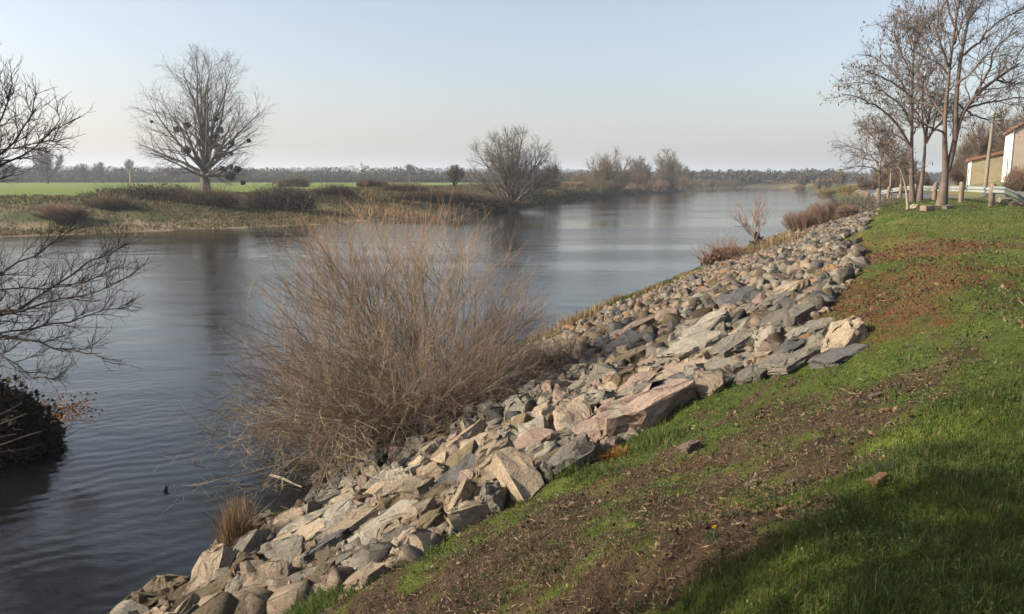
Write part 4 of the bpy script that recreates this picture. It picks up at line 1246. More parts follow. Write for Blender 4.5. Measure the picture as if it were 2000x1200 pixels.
# ------------------------------------------------------------------ rocks
def rock_mesh(name, seed, dims, npts=16, blocky=0.5, detail=3, rough=0.052):
    rnd = random.Random(seed)
    bm = bmesh.new()
    bmesh.ops.create_cube(bm, size=1.0)
    for v in bm.verts:
        v.co = Vector((v.co.x * dims[0] * rnd.uniform(.85, 1.15), v.co.y * dims[1] * rnd.uniform(.85, 1.15), v.co.z * dims[2] * rnd.uniform(.85, 1.15)))
    bmesh.ops.convex_hull(bm, input=list(bm.verts))
    for _ in range(npts):
        n = Vector((rnd.gauss(0, 1), rnd.gauss(0, 1), rnd.gauss(0, 1) * (1.1 - blocky * .5))).normalized()
        sup = max(v.co.dot(n) for v in bm.verts)
        d = n * sup * rnd.uniform(.60 + .12 * blocky, .93)
        r = bmesh.ops.bisect_plane(bm, geom=list(bm.verts) + list(bm.edges) + list(bm.faces), plane_co=d, plane_no=n, clear_outer=True, dist=1e-5)
        vs = [v for v in bm.verts]
        hull = bmesh.ops.convex_hull(bm, input=vs)
        junk = {e for e in hull['geom_interior'] + hull['geom_unused'] if isinstance(e, bmesh.types.BMVert)}
        if junk: bmesh.ops.delete(bm, geom=list(junk), context='VERTS')
    c = sum((v.co for v in bm.verts), Vector()) / len(bm.verts)
    ext = [max(v.co[k] for v in bm.verts) - min(v.co[k] for v in bm.verts) for k in range(3)]
    lo = [min(v.co[k] for v in bm.verts) for k in range(3)]
    for v in bm.verts:
        for k in range(3): v.co[k] = ((v.co[k] - lo[k]) / ext[k] - .5) * dims[k]
    bmesh.ops.remove_doubles(bm, verts=list(bm.verts), dist=.012)
    bmesh.ops.dissolve_limit(bm, angle_limit=R(9), verts=list(bm.verts), edges=list(bm.edges))
    if detail:
        bmesh.ops.bevel(bm, geom=list(bm.edges), offset=min(dims) * 0.014, segments=1, affect='EDGES', clamp_overlap=True)
        bmesh.ops.triangulate(bm, faces=list(bm.faces))
        bmesh.ops.subdivide_edges(bm, edges=[e for e in bm.edges if e.calc_length() > max(dims) * .16], cuts=detail, use_grid_fill=True)
        bmesh.ops.triangulate(bm, faces=list(bm.faces))
        s = sum(dims) / 3
        bm.normal_update()
        off = Vector((seed * 3.1, seed * 1.7, seed * .9))
        for v in bm.verts:
            p = v.co / s
            n = mnoise.fractal(p * 2.2 + off, 0.9, 2.0, 5) * rough * 1.3 + (mnoise.noise(p * 8 + off)) * rough * .5
            # chipped facets and bedding ledges
            for fq, am in ((2.6, 1.5), (5.5, .9)):
                w = p + mnoise.noise_vector(p * 3 + off) * .10
                dd, pts = mnoise.voronoi(w * fq + off)
                q = pts[0]
                n += (math.sin(q.x * 12.9 + q.y * 78.2 + q.z * 37.7) * .5) * rough * am
            n += (abs(((p.z * 5 + mnoise.noise(p * 1.5 + off) * .8) % 1.0) - .5) - .25) * rough * .9
            v.co += v.normal * n * s
    me = bpy.data.meshes.new(name)
    bm.to_mesh(me); bm.free()
    me.polygons.foreach_set('use_smooth', np.ones(len(me.polygons), dtype=bool))
    me.set_sharp_from_angle(angle=R(17))
    me.materials.append(ROCK['grey'])
    return me
# unit-sized rocks: x is the long axis
SHAPES = {}
for k in range(7): SHAPES['block%d' % k] = rock_mesh('rock_block', 200 + k, (1.0, 0.74, 0.60), 7 + k % 3, .6)
for k in range(6): SHAPES['slab%d' % k] = rock_mesh('rock_slab', 220 + k, (1.0, 0.64, 0.30), 6 + k % 3, .9)
for k in range(4): SHAPES['wedge%d' % k] = rock_mesh('rock_wedge', 240 + k, (1.0, 0.66, 0.66), 9, -.3)
for k in range(3): SHAPES['long%d' % k] = rock_mesh('rock_long', 260 + k, (1.0, 0.40, 0.34), 7, .7)
BY = {s: [k for k in SHAPES if k.startswith(s)] for s in ('block', 'slab', 'wedge', 'long')}
SHAPE_WORD = {'block': 'blocky', 'slab': 'flat', 'wedge': 'pointed', 'long': 'elongated'}
COL_WORD = {'pink': 'pinkish', 'grey': 'grey', 'tan': 'tan', 'slate': 'slate-coloured', 'brown': 'mossy', 'pale': 'lichened', 'ochre': 'orange'}

def slope_frame(x, y, e=0.35):
    hx = (H1(x + e, y) - H1(x - e, y)) / (2 * e); hy = (H1(x, y + e) - H1(x, y - e)) / (2 * e)
    n = Vector((-hx, -hy, 1)).normalized()
    return n

def place_rock(shape, color, x, y, L, az, tilt=0.0, roll=0.0, sink=0.22, squash=1.0, wide=1.0, follow=0.75, label='', group=None, name='rock'):
    o = bpy.data.objects.new(name, SHAPES[shape])
    COL.objects.link(o)
    o.material_slots[0].link = 'OBJECT'
    o.material_slots[0].material = ROCK[color]
    n = slope_frame(x, y)
    n = (n * follow + Vector((0, 0, 1)) * (1 - follow)).normalized()
    q = Vector((0, 0, 1)).rotation_difference(n)
    rot = q.to_matrix() @ Matrix.Rotation(az, 3, 'Z') @ Matrix.Rotation(tilt, 3, 'Y') @ Matrix.Rotation(roll, 3, 'X')
    o.rotation_euler = rot.to_euler()
    o.scale = (L, L * wide, L * squash)
    hgt = {'b': .62, 's': .30, 'w': .6, 'l': .34}[shape[0]] * L * squash
    z = max(H1(x, y), -0.3)
    off = n * (hgt * (0.5 - sink))
    o.location = (x + off.x, y + off.y, z + off.z)
    tag(o, label, 'rock', group)
    return o

# rocks one can pick out: photo pixel of the centre, length in pixels, shape, colour, heading (deg in plan, 0 = to the right), tilts, label
HERO = [
    (425, 1128, 105, 'block0', 'tan', 70, -35, 10, 1.15, 'big pale tan block standing at the water edge, lowest big rock beside the dry tuft'),
    (350, 1168, 105, 'block1', 'brown', 20, 0, 0, .8, 'rounded brown rock half under water, lowest of all at the river'),
    (468, 1165, 90, 'wedge0', 'grey', 60, -50, 0, 1.1, 'upright pointed grey rock just right of the big tan block'),
    (500, 1108, 75, 'slab0', 'tan', 35, -15, 12, 1.4, 'wedge with a dark overhung face right below the dry tuft'),
    (560, 1165, 100, 'slab1', 'grey', 40, 0, 8, .9, 'smooth flat grey rock low among grass at the bottom of the slope'),
    (640, 1078, 115, 'block2', 'slate', 30, -8, -6, .8, 'dark rounded boulder with a shaded right side, above the flat grey rock'),
    (655, 1112, 110, 'block3', 'grey', 28, -5, 0, .65, 'low grey-brown boulder directly below the dark rounded one'),
    (715, 1128, 90, 'slab2', 'tan', 38, -14, 8, 1.2, 'pink-tan slab tipped out of the brown turf, near the lower grass edge'),
    (590, 1060, 130, 'slab3', 'tan', 42, -10, 4, 1.2, 'long tan sloping rock right of the dry tuft'),
    (615, 1030, 135, 'slab4', 'pale', 40, -8, -4, 1.3, 'wide pale slab above the long tan rock, beside the dry tuft'),
    (585, 1000, 70, 'wedge1', 'grey', 50, -30, 0, .9, 'leaning grey rock at the water right below the willow bush'),
    (690, 975, 65, 'wedge2', 'tan', 60, -40, 0, 1.1, 'narrow upright tan rock near the water below the willow bush'),
    (735, 970, 75, 'block4', 'tan', 35, -15, 0, .8, 'tan block next to the narrow upright rock'),
    (760, 1040, 150, 'block5', 'pale', 36, -10, 8, .8, 'large pale rock with a bright front face, middle of the lower rubble'),
    (700, 1030, 110, 'block0', 'tan', 30, -8, 0, .8, 'broad tan rock left of the large pale one'),
    (800, 968, 130, 'slab0', 'tan', 30, 4, 6, 1.5, 'long tan ledge with a square end, above the large pale rock'),
    (868, 975, 75, 'block1', 'brown', 20, 0, 0, 1.15, 'dark moss-covered block at the end of the tan ledge'),
    (840, 1040, 100, 'block2', 'brown', 45, -20, 0, 1.0, 'dark mossy brown boulder half in shade at the turf edge'),
    (820, 1010, 80, 'block3', 'brown', 60, -20, 0, .9, 'brown overhung rock between the mossy boulder and the mossy block'),
    (900, 935, 120, 'long0', 'slate', 42, -12, 20, 1.0, 'long dark slate splinter lying up the slope below the pink boulder'),
    (935, 925, 85, 'slab1', 'pink', 40, -18, 0, 1.2, 'pink slab right beside the long slate splinter'),
    (975, 958, 48, 'wedge3', 'grey', 70, -40, 0, 1.1, 'small upright grey stone in the turf edge, below the pink boulder'),
    (1045, 880, 110, 'block4', 'pink', 35, -8, 0, .9, 'large pink boulder left of the mossy pair'),
    (1075, 900, 70, 'block5', 'brown', 35, -10, 0, .9, 'mossy brown rock under the right end of the pink boulder'),
    (1110, 905, 150, 'long1', 'grey', 38, -10, 25, 1.15, 'long blue-grey slab with a bright edge, at the turf beside the rust-coloured grass'),
    (1115, 845, 85, 'slab2', 'pale', 20, -8, 0, 1.0, 'pale flat rock behind the blue-grey slab'),
    (1125, 860, 60, 'block0', 'brown', 20, 0, 0, .9, 'brown block wedged between pale flat rock and the blue-grey slab'),
    (1180, 845, 130, 'block1', 'pink', 30, -6, 0, .75, 'orange-pink block at the lower end of the longest slab'),
    (1265, 810, 220, 'long2', 'pink', 33, 3, 10, 1.15, 'longest slab of all, pinkish and propped up with a dark shadow beneath'),
    (1250, 760, 120, 'block2', 'pink', 36, -6, 0, .7, 'rounded pink boulder on top of the longest slab'),
    (1320, 738, 150, 'slab3', 'tan', 33, -2, 4, .8, 'thin tan slab laid behind the longest slab'),
    (1305, 770, 140, 'slab4', 'slate', 34, -4, 2, 1.0, 'dark flat slab bridging the longest slab and the turf'),
    (1420, 715, 190, 'slab0', 'pale', 28, 3, 2, .45, 'long thin pale plank-like slab near the upper turf edge'),
    (1395, 727, 70, 'slab1', 'ochre', 25, 0, 0, .9, 'orange-tinted slab under the left end of the plank-like slab'),
    (1440, 722, 60, 'block3', 'grey', 25, 0, 0, .8, 'small grey block under the middle of the plank-like slab'),
    (1470, 735, 80, 'slab2', 'grey', 35, -20, 8, 1.3, 'tilted grey rock leaning on the turf below the plank-like slab'),
    (1360, 690, 138, 'block4', 'pale', 25, -6, 4, .7, 'biggest pale lichen-spotted boulder in the middle of the slope'),
    (1375, 655, 120, 'block5', 'pale', 30, -10, 0, .8, 'broad pale boulder right behind the biggest lichen-spotted one'),
    (1440, 680, 110, 'block0', 'grey', 20, -8, 0, .7, 'wide grey boulder right of the biggest pale boulder'),
    (1500, 670, 85, 'wedge0', 'pale', 60, -35, 0, 1.1, 'steep pale pointed rock with a bright left face'),
    (1545, 690, 80, 'block1', 'slate', 20, -10, 0, .9, 'dark rock right of the steep pale pointed one'),
    (1575, 672, 50, 'block2', 'ochre', 50, -20, 0, 1.1, 'small yellow-ochre upright rock among dark ones'),
    (1605, 672, 70, 'wedge1', 'grey', 50, -35, 0, 1.0, 'grey leaning rock left of the rock with the smooth shield-like face'),
    (1655, 662, 105, 'wedge2', 'tan', 25, -25, 0, .9, 'tall brown shield-faced rock highest on the turf edge'),
    (1640, 695, 110, 'slab3', 'slate', 30, 0, 6, .8, 'flat dark slab sunk in turf below the shield-faced rock'),
    (1545, 705, 130, 'slab4', 'grey', 32, 2, 4, .9, 'flat grey slab at the turf edge under the ochre rock'),
    (1220, 680, 100, 'slab0', 'slate', 30, -6, 4, 1.2, 'dark slab with a pale facet at the upper left of the slope'),
    (1245, 650, 100, 'block3', 'pink', 30, -6, 0, .8, 'pinkish boulder above the dark slab with the pale facet'),
    (1310, 628, 62, 'block4', 'pink', 70, -20, 0, 1.2, 'reddish cube-like rock standing proud in the middle of the slope'),
    (1345, 640, 60, 'block5', 'grey', 40, 0, 0, .9, 'greenish grey block right of the reddish cube-like rock'),
    (1250, 700, 90, 'block0', 'brown', 30, 0, 0, .8, 'brown rock on the shaded side between the bush and the rounded pink boulder'),
    (1280, 715, 75, 'block1', 'pink', 30, -10, 0, .9, 'rounded pink rock left of the biggest lichen-spotted boulder'),
    (1450, 590, 110, 'slab1', 'slate', 28, -6, 8, 1.2, 'dark grey slab in the finer rubble, halfway to the stump'),
    (1515, 600, 110, 'block2', 'grey', 25, -4, 0, .7, 'big grey-green boulder in the finer rubble'),
    (1545, 580, 90, 'wedge3', 'tan', 25, -15, 0, .9, 'sharp tan rock on the upper edge of the finer rubble'),
    (1535, 625, 120, 'slab2', 'grey', 25, -5, 2, 1.0, 'low broad grey rock below the big grey-green boulder'),
    (1610, 545, 60, 'block3', 'ochre', 20, -8, 0, .9, 'orange-topped block at the turf edge by the red stonecrop'),
    (1625, 535, 48, 'wedge0', 'ochre', 60, -40, 0, 1.0, 'small orange pointed rock beside the orange-topped block'),
    (1590, 640, 90, 'slab3', 'grey', 25, 0, 4, .8, 'flat grey slab at the foot of the red stonecrop'),
]
placed = []
def hero_rocks():
    for (px, py, w, shp, colr, hd, tilt, roll, sq, lab) in HERO:
        p = hit(px, py + 6)
        L = w / FPX * float(np.dot(p - np.array([0, 0, CAM_H]), [0, math.cos(PITCH), -math.sin(PITCH)])) * 1.12
        wide = 1.0
        place_rock(shp, colr, p[0], p[1], L * .86, R(hd), R(tilt * .8), R(roll), .34, sq * .82, wide, .9, lab)
        placed.append((p[0], p[1], L * .35))
hero_rocks()

def zone_word(x, y, s):
    if y < 9.5: a = 'below the dry grass tuft'
    elif y < 12: a = 'between dry tuft and willow bush'
    elif y < 14.5: a = 'beside the willow bush foot'
    elif y < 18: a = 'just past the willow bush'
    elif y < 22: a = 'short of the mossy strip'
    elif y < 27: a = 'beside the mossy waterside strip'
    elif y < 34: a = 'opposite the red stonecrop'
    elif y < 42: a = 'near the brown dead brush'
    elif y < 52: a = 'near the upturned stump'
    else: a = 'near the red willow shrubs'
    f = (s - rock_low(y)) / max(rock_top(y) - rock_low(y), .5)
    b = 'by the water' if f < .2 else 'low down' if f < .4 else 'midway up' if f < .6 else 'high up' if f < .8 else 'at turf edge'
    return a, b

def scatter_rocks():
    rng = np.random.default_rng(301); rnd = random.Random(301)
    grid = {}
    def ok(x, y, r, f):
        c = int(math.floor(x / .5)), int(math.floor(y / .5))
        for i in range(c[0] - 3, c[0] + 4):
            for j in range(c[1] - 3, c[1] + 4):
                for (a, b, q) in grid.get((i, j), ()):
                    if (a - x) ** 2 + (b - y) ** 2 < (f * (q + r)) ** 2: return False
        return True
    def put(x, y, r): grid.setdefault((int(math.floor(x / .5)), int(math.floor(y / .5))), []).append((x, y, r))
    for p in placed: put(*p)
    cand = []
    NN = 42000
    ys = 7.0 + 62 * rng.uniform(0, 1, NN) ** 1.6
    us = rng.uniform(0, 1, NN)
    stage = np.sort(rng.uniform(0, 1, NN))
    lo = rock_low(ys); hi = rock_top(ys) + 0.25 + (fbm(ys * 1.3, ys * 0 + 3.3, 311, 3) - .5) * 1.6
    s = lo + (hi - lo) * us
    xr = np.interp(ys, RYs, RXs); sl = np.interp(ys, RYs, RSl)
    xs = xr + s * np.sqrt(1 + sl * sl)
    s_true = right_s(xs, ys)
    n1 = fbm(xs * .35, ys * .35, 303, 3); n2 = fbm(xs * .3 + 50, ys * .3, 307, 3)
    res = []
    for k in range(NN):
        x, y = xs[k], ys[k]
        if s_true[k] < lo[k] - .3 or s_true[k] > hi[k] + .1: continue
        big = 0.40 if y < 12 else 0.36 if y < 15 else 0.26 if y < 20 else 0.19 if y < 28 else 0.13
        L = (big * (1 - stage[k]) ** 1.6 + 0.095 + .02 * (y > 20)) * rnd.uniform(.75, 1.3)
        if (x - BUSH[0]) ** 2 + (y - BUSH[1]) ** 2 < .7: continue
        r = L * .40
        if not ok(x, y, r, .82 if stage[k] < .6 else .62): continue
        put(x, y, r)
        res.append((x, y, L, s_true[k], n1[k], n2[k]))
    # apparent size decides which are objects of their own
    res.sort(key=lambda q: -q[2] / math.hypot(q[0], q[1], CAM_H))
    NI = 300 - len(HERO)
    vis = []; rest = []
    for q in res:
        px = 1000 + FPX * q[0] / q[1]
        (vis if len(vis) < NI and -0 < px < 2000 and q[1] > 7.2 else rest).append(q)
    along = lambda y: math.atan2(1, float(np.interp(y, RYs, RSl)))
    def pick_color(q):
        x, y, L, s, a, b = q
        f = (s - rock_low(y)) / (rock_top(y) - rock_low(y) + .01)
        if (abs(x - 1.9) < 1.6 and abs(y - 17.6) < 2.0): return rnd.choice(['brown', 'brown', 'slate', 'pink'])
        if y > 20:
            if f > .72: return rnd.choice(['grey', 'slate', 'tan', 'tan', 'pale'])
            return rnd.choice(['pink', 'tan', 'pink', 'pale', 'tan', 'pink', 'tan', 'grey', 'pale', 'pink', 'tan', 'slate', 'ochre'])
        if y < 12: return rnd.choice(['tan', 'tan', 'pale', 'tan', 'pink', 'tan', 'brown', 'grey'])
        return rnd.choice(['pink', 'pink', 'tan', 'pale', 'slate', 'tan', 'grey', 'brown', 'pale'])
    def pick_shape(y): return rnd.choice(['block', 'block', 'slab', 'slab', 'wedge', 'long']) if y < 17 else rnd.choice(['slab', 'slab', 'wedge', 'wedge', 'block', 'long'])
    labels = {}
    for q in vis:
        x, y, L, s, a, b = q
        c = pick_color(q); st = pick_shape(y)
        size = 'large' if L > .5 else 'middling' if L > .36 else 'small' if L > .25 else 'fist-sized'
        z, b2 = zone_word(x, y, s)
        base = '%s %s %s rock %s, %s' % (size, SHAPE_WORD[st], COL_WORD[c], b2, z)
        labels.setdefault(base, []).append((q, c, st))
    for base, lst in labels.items():
        lst.sort(key=lambda t: t[0][1])
        extra = [''] if len(lst) == 1 else [', nearer one', ', farther one'] if len(lst) == 2 else [', nearest one', ', middle one', ', farthest one'] if len(lst) == 3 else [''] * len(lst)
        for (q, c, st), ex in zip(lst, extra):
            x, y, L, s, a, b = q
            place_rock(rnd.choice(BY[st]), c, x, y, L * (1.25 if st in ('slab', 'long') else 1.05), along(y) + rnd.gauss(0, .5), R(rnd.gauss(-8, 16 if y < 17 else 26)), R(rnd.gauss(0, 14 if y < 17 else 24)), rnd.uniform(.12, .38), rnd.uniform(.7, 1.15),
                       rnd.uniform(.8, 1.2), .8, base + ex, 'riprap rocks of the river bank')
    # the rest: one heap of small rubble
    V = []; F = []; MI = []; nv = 0
    protos = []
    for k in range(10):
        dims = [(1, .75, .6), (1, .6, .32), (1, .7, .7)][k % 3]
        me = rock_mesh('rubble_piece', 400 + k, dims, 6, .5, 0)
        bm = bmesh.new(); bm.from_mesh(me); bmesh.ops.triangulate(bm, faces=list(bm.faces)); bm.to_mesh(me); bm.free()
        v = np.zeros(len(me.vertices) * 3, dtype=np.float32); me.vertices.foreach_get('co', v)
        f = np.zeros(len(me.polygons) * 3, dtype=np.int32); me.polygons.foreach_get('vertices', f)
        protos.append((v.reshape(-1, 3), f.reshape(-1, 3))); bpy.data.meshes.remove(me)
    # fill gaps with small stones
    m = 15000
    yy = 7 + 58 * rng.uniform(0, 1, m) ** 1.7
    lo2 = rock_low(yy) - .2; hi2 = rock_top(yy) + .25
    ss = lo2 + (hi2 - lo2) * rng.uniform(0, 1, m)
    xx = np.interp(yy, RYs, RXs) + ss * np.sqrt(1 + np.interp(yy, RYs, RSl) ** 2)
    st2 = right_s(xx, yy)
    for k in range(m):
        if st2[k] > rock_low(yy[k]) - .4: rest.append((xx[k], yy[k], rnd.uniform(.05, .19) * (1 + .35 * (yy[k] > 20)), st2[k], 0, 0))
    arr = np.array([(q[0], q[1]) for q in rest]); hz = height(arr[:, 0], arr[:, 1])
    for q, z in zip(rest, hz):
        v, f = protos[rnd.randrange(10)]
        M = (Matrix.Rotation(along(q[1]) + rnd.gauss(0, .7), 3, 'Z') @ Matrix.Rotation(rnd.gauss(-.3, .45), 3, 'Y') @ Matrix.Rotation(rnd.gauss(0, .55), 3, 'X'))
        sc = q[2] * 1.1
        w = (v * np.array([sc, sc * rnd.uniform(.8, 1.2), sc * rnd.uniform(.8, 1.2)])) @ np.array(M).T + np.array([q[0], q[1], z + sc * .12])
        V.append(w); F.append(f + nv); nv += len(w); MI.append(np.full(len(f), ROCK_KEYS.index(pick_color(q))))
    me = np_mesh('rubble', np.concatenate(V), np.concatenate(F), mat_idx=np.concatenate(MI))
    tag(link('rubble', me, [ROCK[k] for k in ROCK_KEYS]), 'loose small broken stones filling the slope between the bigger rocks', 'rubble', kind='stuff')
    print('ROCKS', len(vis) + len(HERO), 'rubble', len(rest))
scatter_rocks()
# single stones lying in the turf
for (px, py, w, shp, colr, hd, sq, lab) in [
        (1715, 945, 52, 'long0', 'ochre', 35, 1.0, 'orange-brown stone splinter lying in the shaded lawn'),
        (1735, 918, 44, 'slab1', 'grey', 15, .9, 'grey flat stone in the lawn behind the orange splinter'),
        (1350, 880, 40, 'block1', 'pink', 20, .8, 'pink crumbly stone in the turf right of the rust-coloured grass'),
        (1470, 950, 26, 'block2', 'tan', 0, .9, 'round brown clod-like stone in the brown turf'),
        (1550, 948, 22, 'block3', 'grey', 0, .9, 'small grey-pink stone right of the round brown one'),
        (1530, 1005, 26, 'block4', 'ochre', 20, .9, 'small orange stone in the brown turf above the yellow flower'),
        (1710, 778, 24, 'block5', 'pink', 0, .8, 'small reddish stone on the worn lawn spot'),
        (1728, 805, 16, 'block0', 'ochre', 0, .9, 'tiny orange stone on the worn lawn spot'),
        (1640, 488, 14, 'block1', 'pale', 0, .9, 'tiny white stone at the upper rubble edge'),
        (1675, 475, 22, 'block2', 'slate', 20, .9, 'dark stone in the lawn edge beyond the red stonecrop'),
        (1788, 408, 22, 'slab2', 'tan', 15, 1.4, 'flat tan rock at the foot of the twin-stemmed tree, left of three'),
        (1810, 411, 24, 'block3', 'pink', 15, .8, 'pinkish rock at the foot of the twin-stemmed tree, middle of three'),
        (1852, 409, 20, 'block4', 'grey', 15, .8, 'grey rock at the foot of the twin-stemmed tree, right of three'),
        (1960, 398, 26, 'block5', 'pale', 0, .9, 'pale block under the sloping end of the guard rail, left one'),
        (1985, 403, 22, 'block0', 'tan', 0, .9, 'tan block under the sloping end of the guard rail, right one')]:
    p = hit(px, py)
    L = w / FPX * math.hypot(p[1], CAM_H - p[2])
    place_rock(shp, colr, p[0], p[1], L, R(hd), 0, 0, .2, sq, 1, .8, lab)

# ------------------------------------------------------------------ shrubs and wreckage along the right bank
def gpt(px, py):
    return hit(px, py)
def bank_plants():
    rng = np.random.default_rng(500)
    # low red willow shrubs
    for (px, py, w, top, lab, seed) in [
            (1562, 456, 70, 411, 'round reddish willow shrub on the bank, nearer of the red pair', 501),
            (1612, 441, 84, 394, 'wider reddish willow shrub on the bank, farther of the red pair', 502),
            (1655, 428, 44, 400, 'small faded willow shrub behind the red pair, beside fallen branches', 503)]:
        p = gpt(px, py); D = p[1]
        shrub('red_willow_shrub', lab, p, (py - top) / FPX * D, w / FPX * D / 2, seed, stems=130, m2=9, m3=3, r=.010, stem_mat=TWIG_OLIVE, twig_mat=TWIG_RED, spread=.75, root_r=.6, up=.12)
    p = gpt(1690, 416)
    shrub('pale_shrub', 'low pale brown scrub at the bank edge below the slim tree', p, 1.1, 2.2, 504, stems=110, m2=8, m3=3, r=.010, stem_mat=TWIG_WILLOW, spread=1.0, root_r=.9)
    # upturned stump with sprouts
    p = gpt(1476, 484); D = p[1]; s = D / FPX
    root = empty('upturned_stump', p, 'gnarled upturned root stump with thin pinkish shoots at the water edge', 'stump')
    t = Tubes()
    P, Rr = grow(np.array([p + [0, 0, -.2]]), np.array([[.05, 0, 1.0]]), np.array([38 * s]), np.array([11 * s]), np.array([6 * s]), 6, .12, 0, rng)
    t.add(P, Rr, 8)
    n = 9
    az = np.linspace(0, 6.28, n) + rng.normal(0, .3, n)
    S = np.repeat(P[0, 2][None], n, 0) + rng.normal(0, .1, (n, 3))
    P1, R1 = grow(S, np.stack([np.cos(az), np.sin(az) * .6, rng.uniform(.0, .8, n)], 1), rng.uniform(14, 26, n) * s, np.full(n, 4.4 * s), np.full(n, 1.8 * s), 6, .25, .05, rng)
    t.add(P1, R1, 6)
    t.build('stump', BARK_DARK, root)
    c = Tubes(); n = 13
    S = p + np.stack([rng.normal(0, 5, n) * s, rng.normal(0, 4, n) * s, rng.uniform(8, 26, n) * s], 1)
    Dr = np.stack([rng.normal(-.15, .45, n), rng.normal(0, .3, n), np.ones(n)], 1)
    P2, R2 = grow(S, Dr, rng.uniform(38, 80, n) * s, np.full(n, .8 * s), np.full(n, .35 * s), 8, .09, .03, rng)
    c.add(P2, R2, 4)
    S3, D3, t3, r3 = spawn(P2, R2, 7, .3, 1, .55, .2, rng, .1)
    P3, R3 = grow(S3, D3, rng.uniform(8, 24, len(t3)) * s, np.full(len(t3), .55 * s), np.full(len(t3), .28 * s), 4, .1, .05, rng)
    c.add(P3, R3, 3)
    S4, D4, t4, r4 = spawn(P3, R3, 4, .2, 1, .5, .2, rng, .1)
    P4, R4 = grow(S4, D4, rng.uniform(3, 9, len(t4)) * s, np.full(len(t4), .32 * s), np.full(len(t4), .2 * s), 3, .1, .05, rng)
    c.add(P4, R4, 3)
    c.build('shoots', simple_mat('pink_shoots', (0.24, 0.17, 0.13), (0.34, 0.25, 0.20), 3, bump=0), root)
    # dead leafy brush by the water
    p = gpt(1415, 514); D = p[1]
    leafy_mass('dead_brush', 'brown dead leafy brush at the waterline just before the upturned stump', p, (42 / FPX * D, 1.1, 34 / FPX * D), 510, 2600, .075,
               [(0.11, 0.06, 0.035), (0.16, 0.09, 0.05), (0.07, 0.04, 0.028), (0.2, 0.12, 0.07)], 'brush', None, 420, TWIG_RED, .9, .010, .55)
    p = gpt(1450, 496)
    leafy_mass('dead_brush', 'small rusty leaf clump between the dead brush and the upturned stump', p, (.8, .5, .45), 511, 700, .06, [(0.15, 0.09, 0.035), (0.2, 0.13, 0.05), (0.09, .06, .03)], 'brush', None, 60, TWIG_RED, .5, .008, .5)
    # fallen branches near the far shrubs
    p = gpt(1672, 424)
    root = empty('fallen_branch', p, 'grey fallen branches lying between the faded shrub and the lawn edge', 'branch')
    t = Tubes(); n = 7
    S = p + np.c_[rng.normal(0, .8, n), rng.normal(0, .8, n), rng.uniform(.05, .3, n)]
    P, Rr = grow(S, np.c_[rng.normal(0, 1, n), rng.normal(0, .6, n), rng.normal(.15, .2, n)], rng.uniform(1.2, 2.8, n), np.full(n, .05), np.full(n, .02), 6, .12, -.01, rng)
    t.add(P, Rr, 6); t.build('limb', BARK_DARK, root)
    # bleached branch at the foot of the big bush
    a = hit(528, 934); b = hit(590, 955)
    root = empty('bleached_branch', a, 'bleached bare branch lying at the water edge below the willow bush', 'branch')
    g = Geo(); d = np.array(b) - np.array(a)
    g.tube([a + d * k + np.array([0, 0, .05 + .02 * math.sin(5 * k)]) for k in np.linspace(0, 1, 7)], [.022, .026, .024, .022, .02, .017, .012], 7)
    link('limb', g.mesh('limb', 0, True), BARK_PALE, root)
    g = Geo(); g.tube([a + d * .4 + np.array([0, 0, .05]), a + d * .55 + np.array([-.05, -.14, .06]), a + d * .6 + np.array([-.02, -.3, .02])], [.014, .01, .006], 6)
    link('side_branch', g.mesh('side_branch', 0, True), BARK_PALE, root)
    # floating stub
    p = at(322, 955, 12.9); p = hit(322, 957)
    root = empty('floating_stub', (p[0], p[1], 0), 'dark knobbly piece of driftwood floating alone in the open water', 'driftwood')
    g = Geo(); g.tube([(p[0] - .01, p[1], -.1), (p[0], p[1], .0), (p[0] + .015, p[1], .06), (p[0] + .01, p[1] + .01, .095)], [.03, .042, .038, .016], 8)
    link('stub', g.mesh('stub', 0, True), BARK_DARK, root)
    g = Geo(); g.tube([(p[0], p[1], .05), (p[0] + .05, p[1], .075), (p[0] + .075, p[1] + .01, .07)], [.018, .014, .006], 6)
    link('knob', g.mesh('knob', 0, True), BARK_GREY, root)
bank_plants()

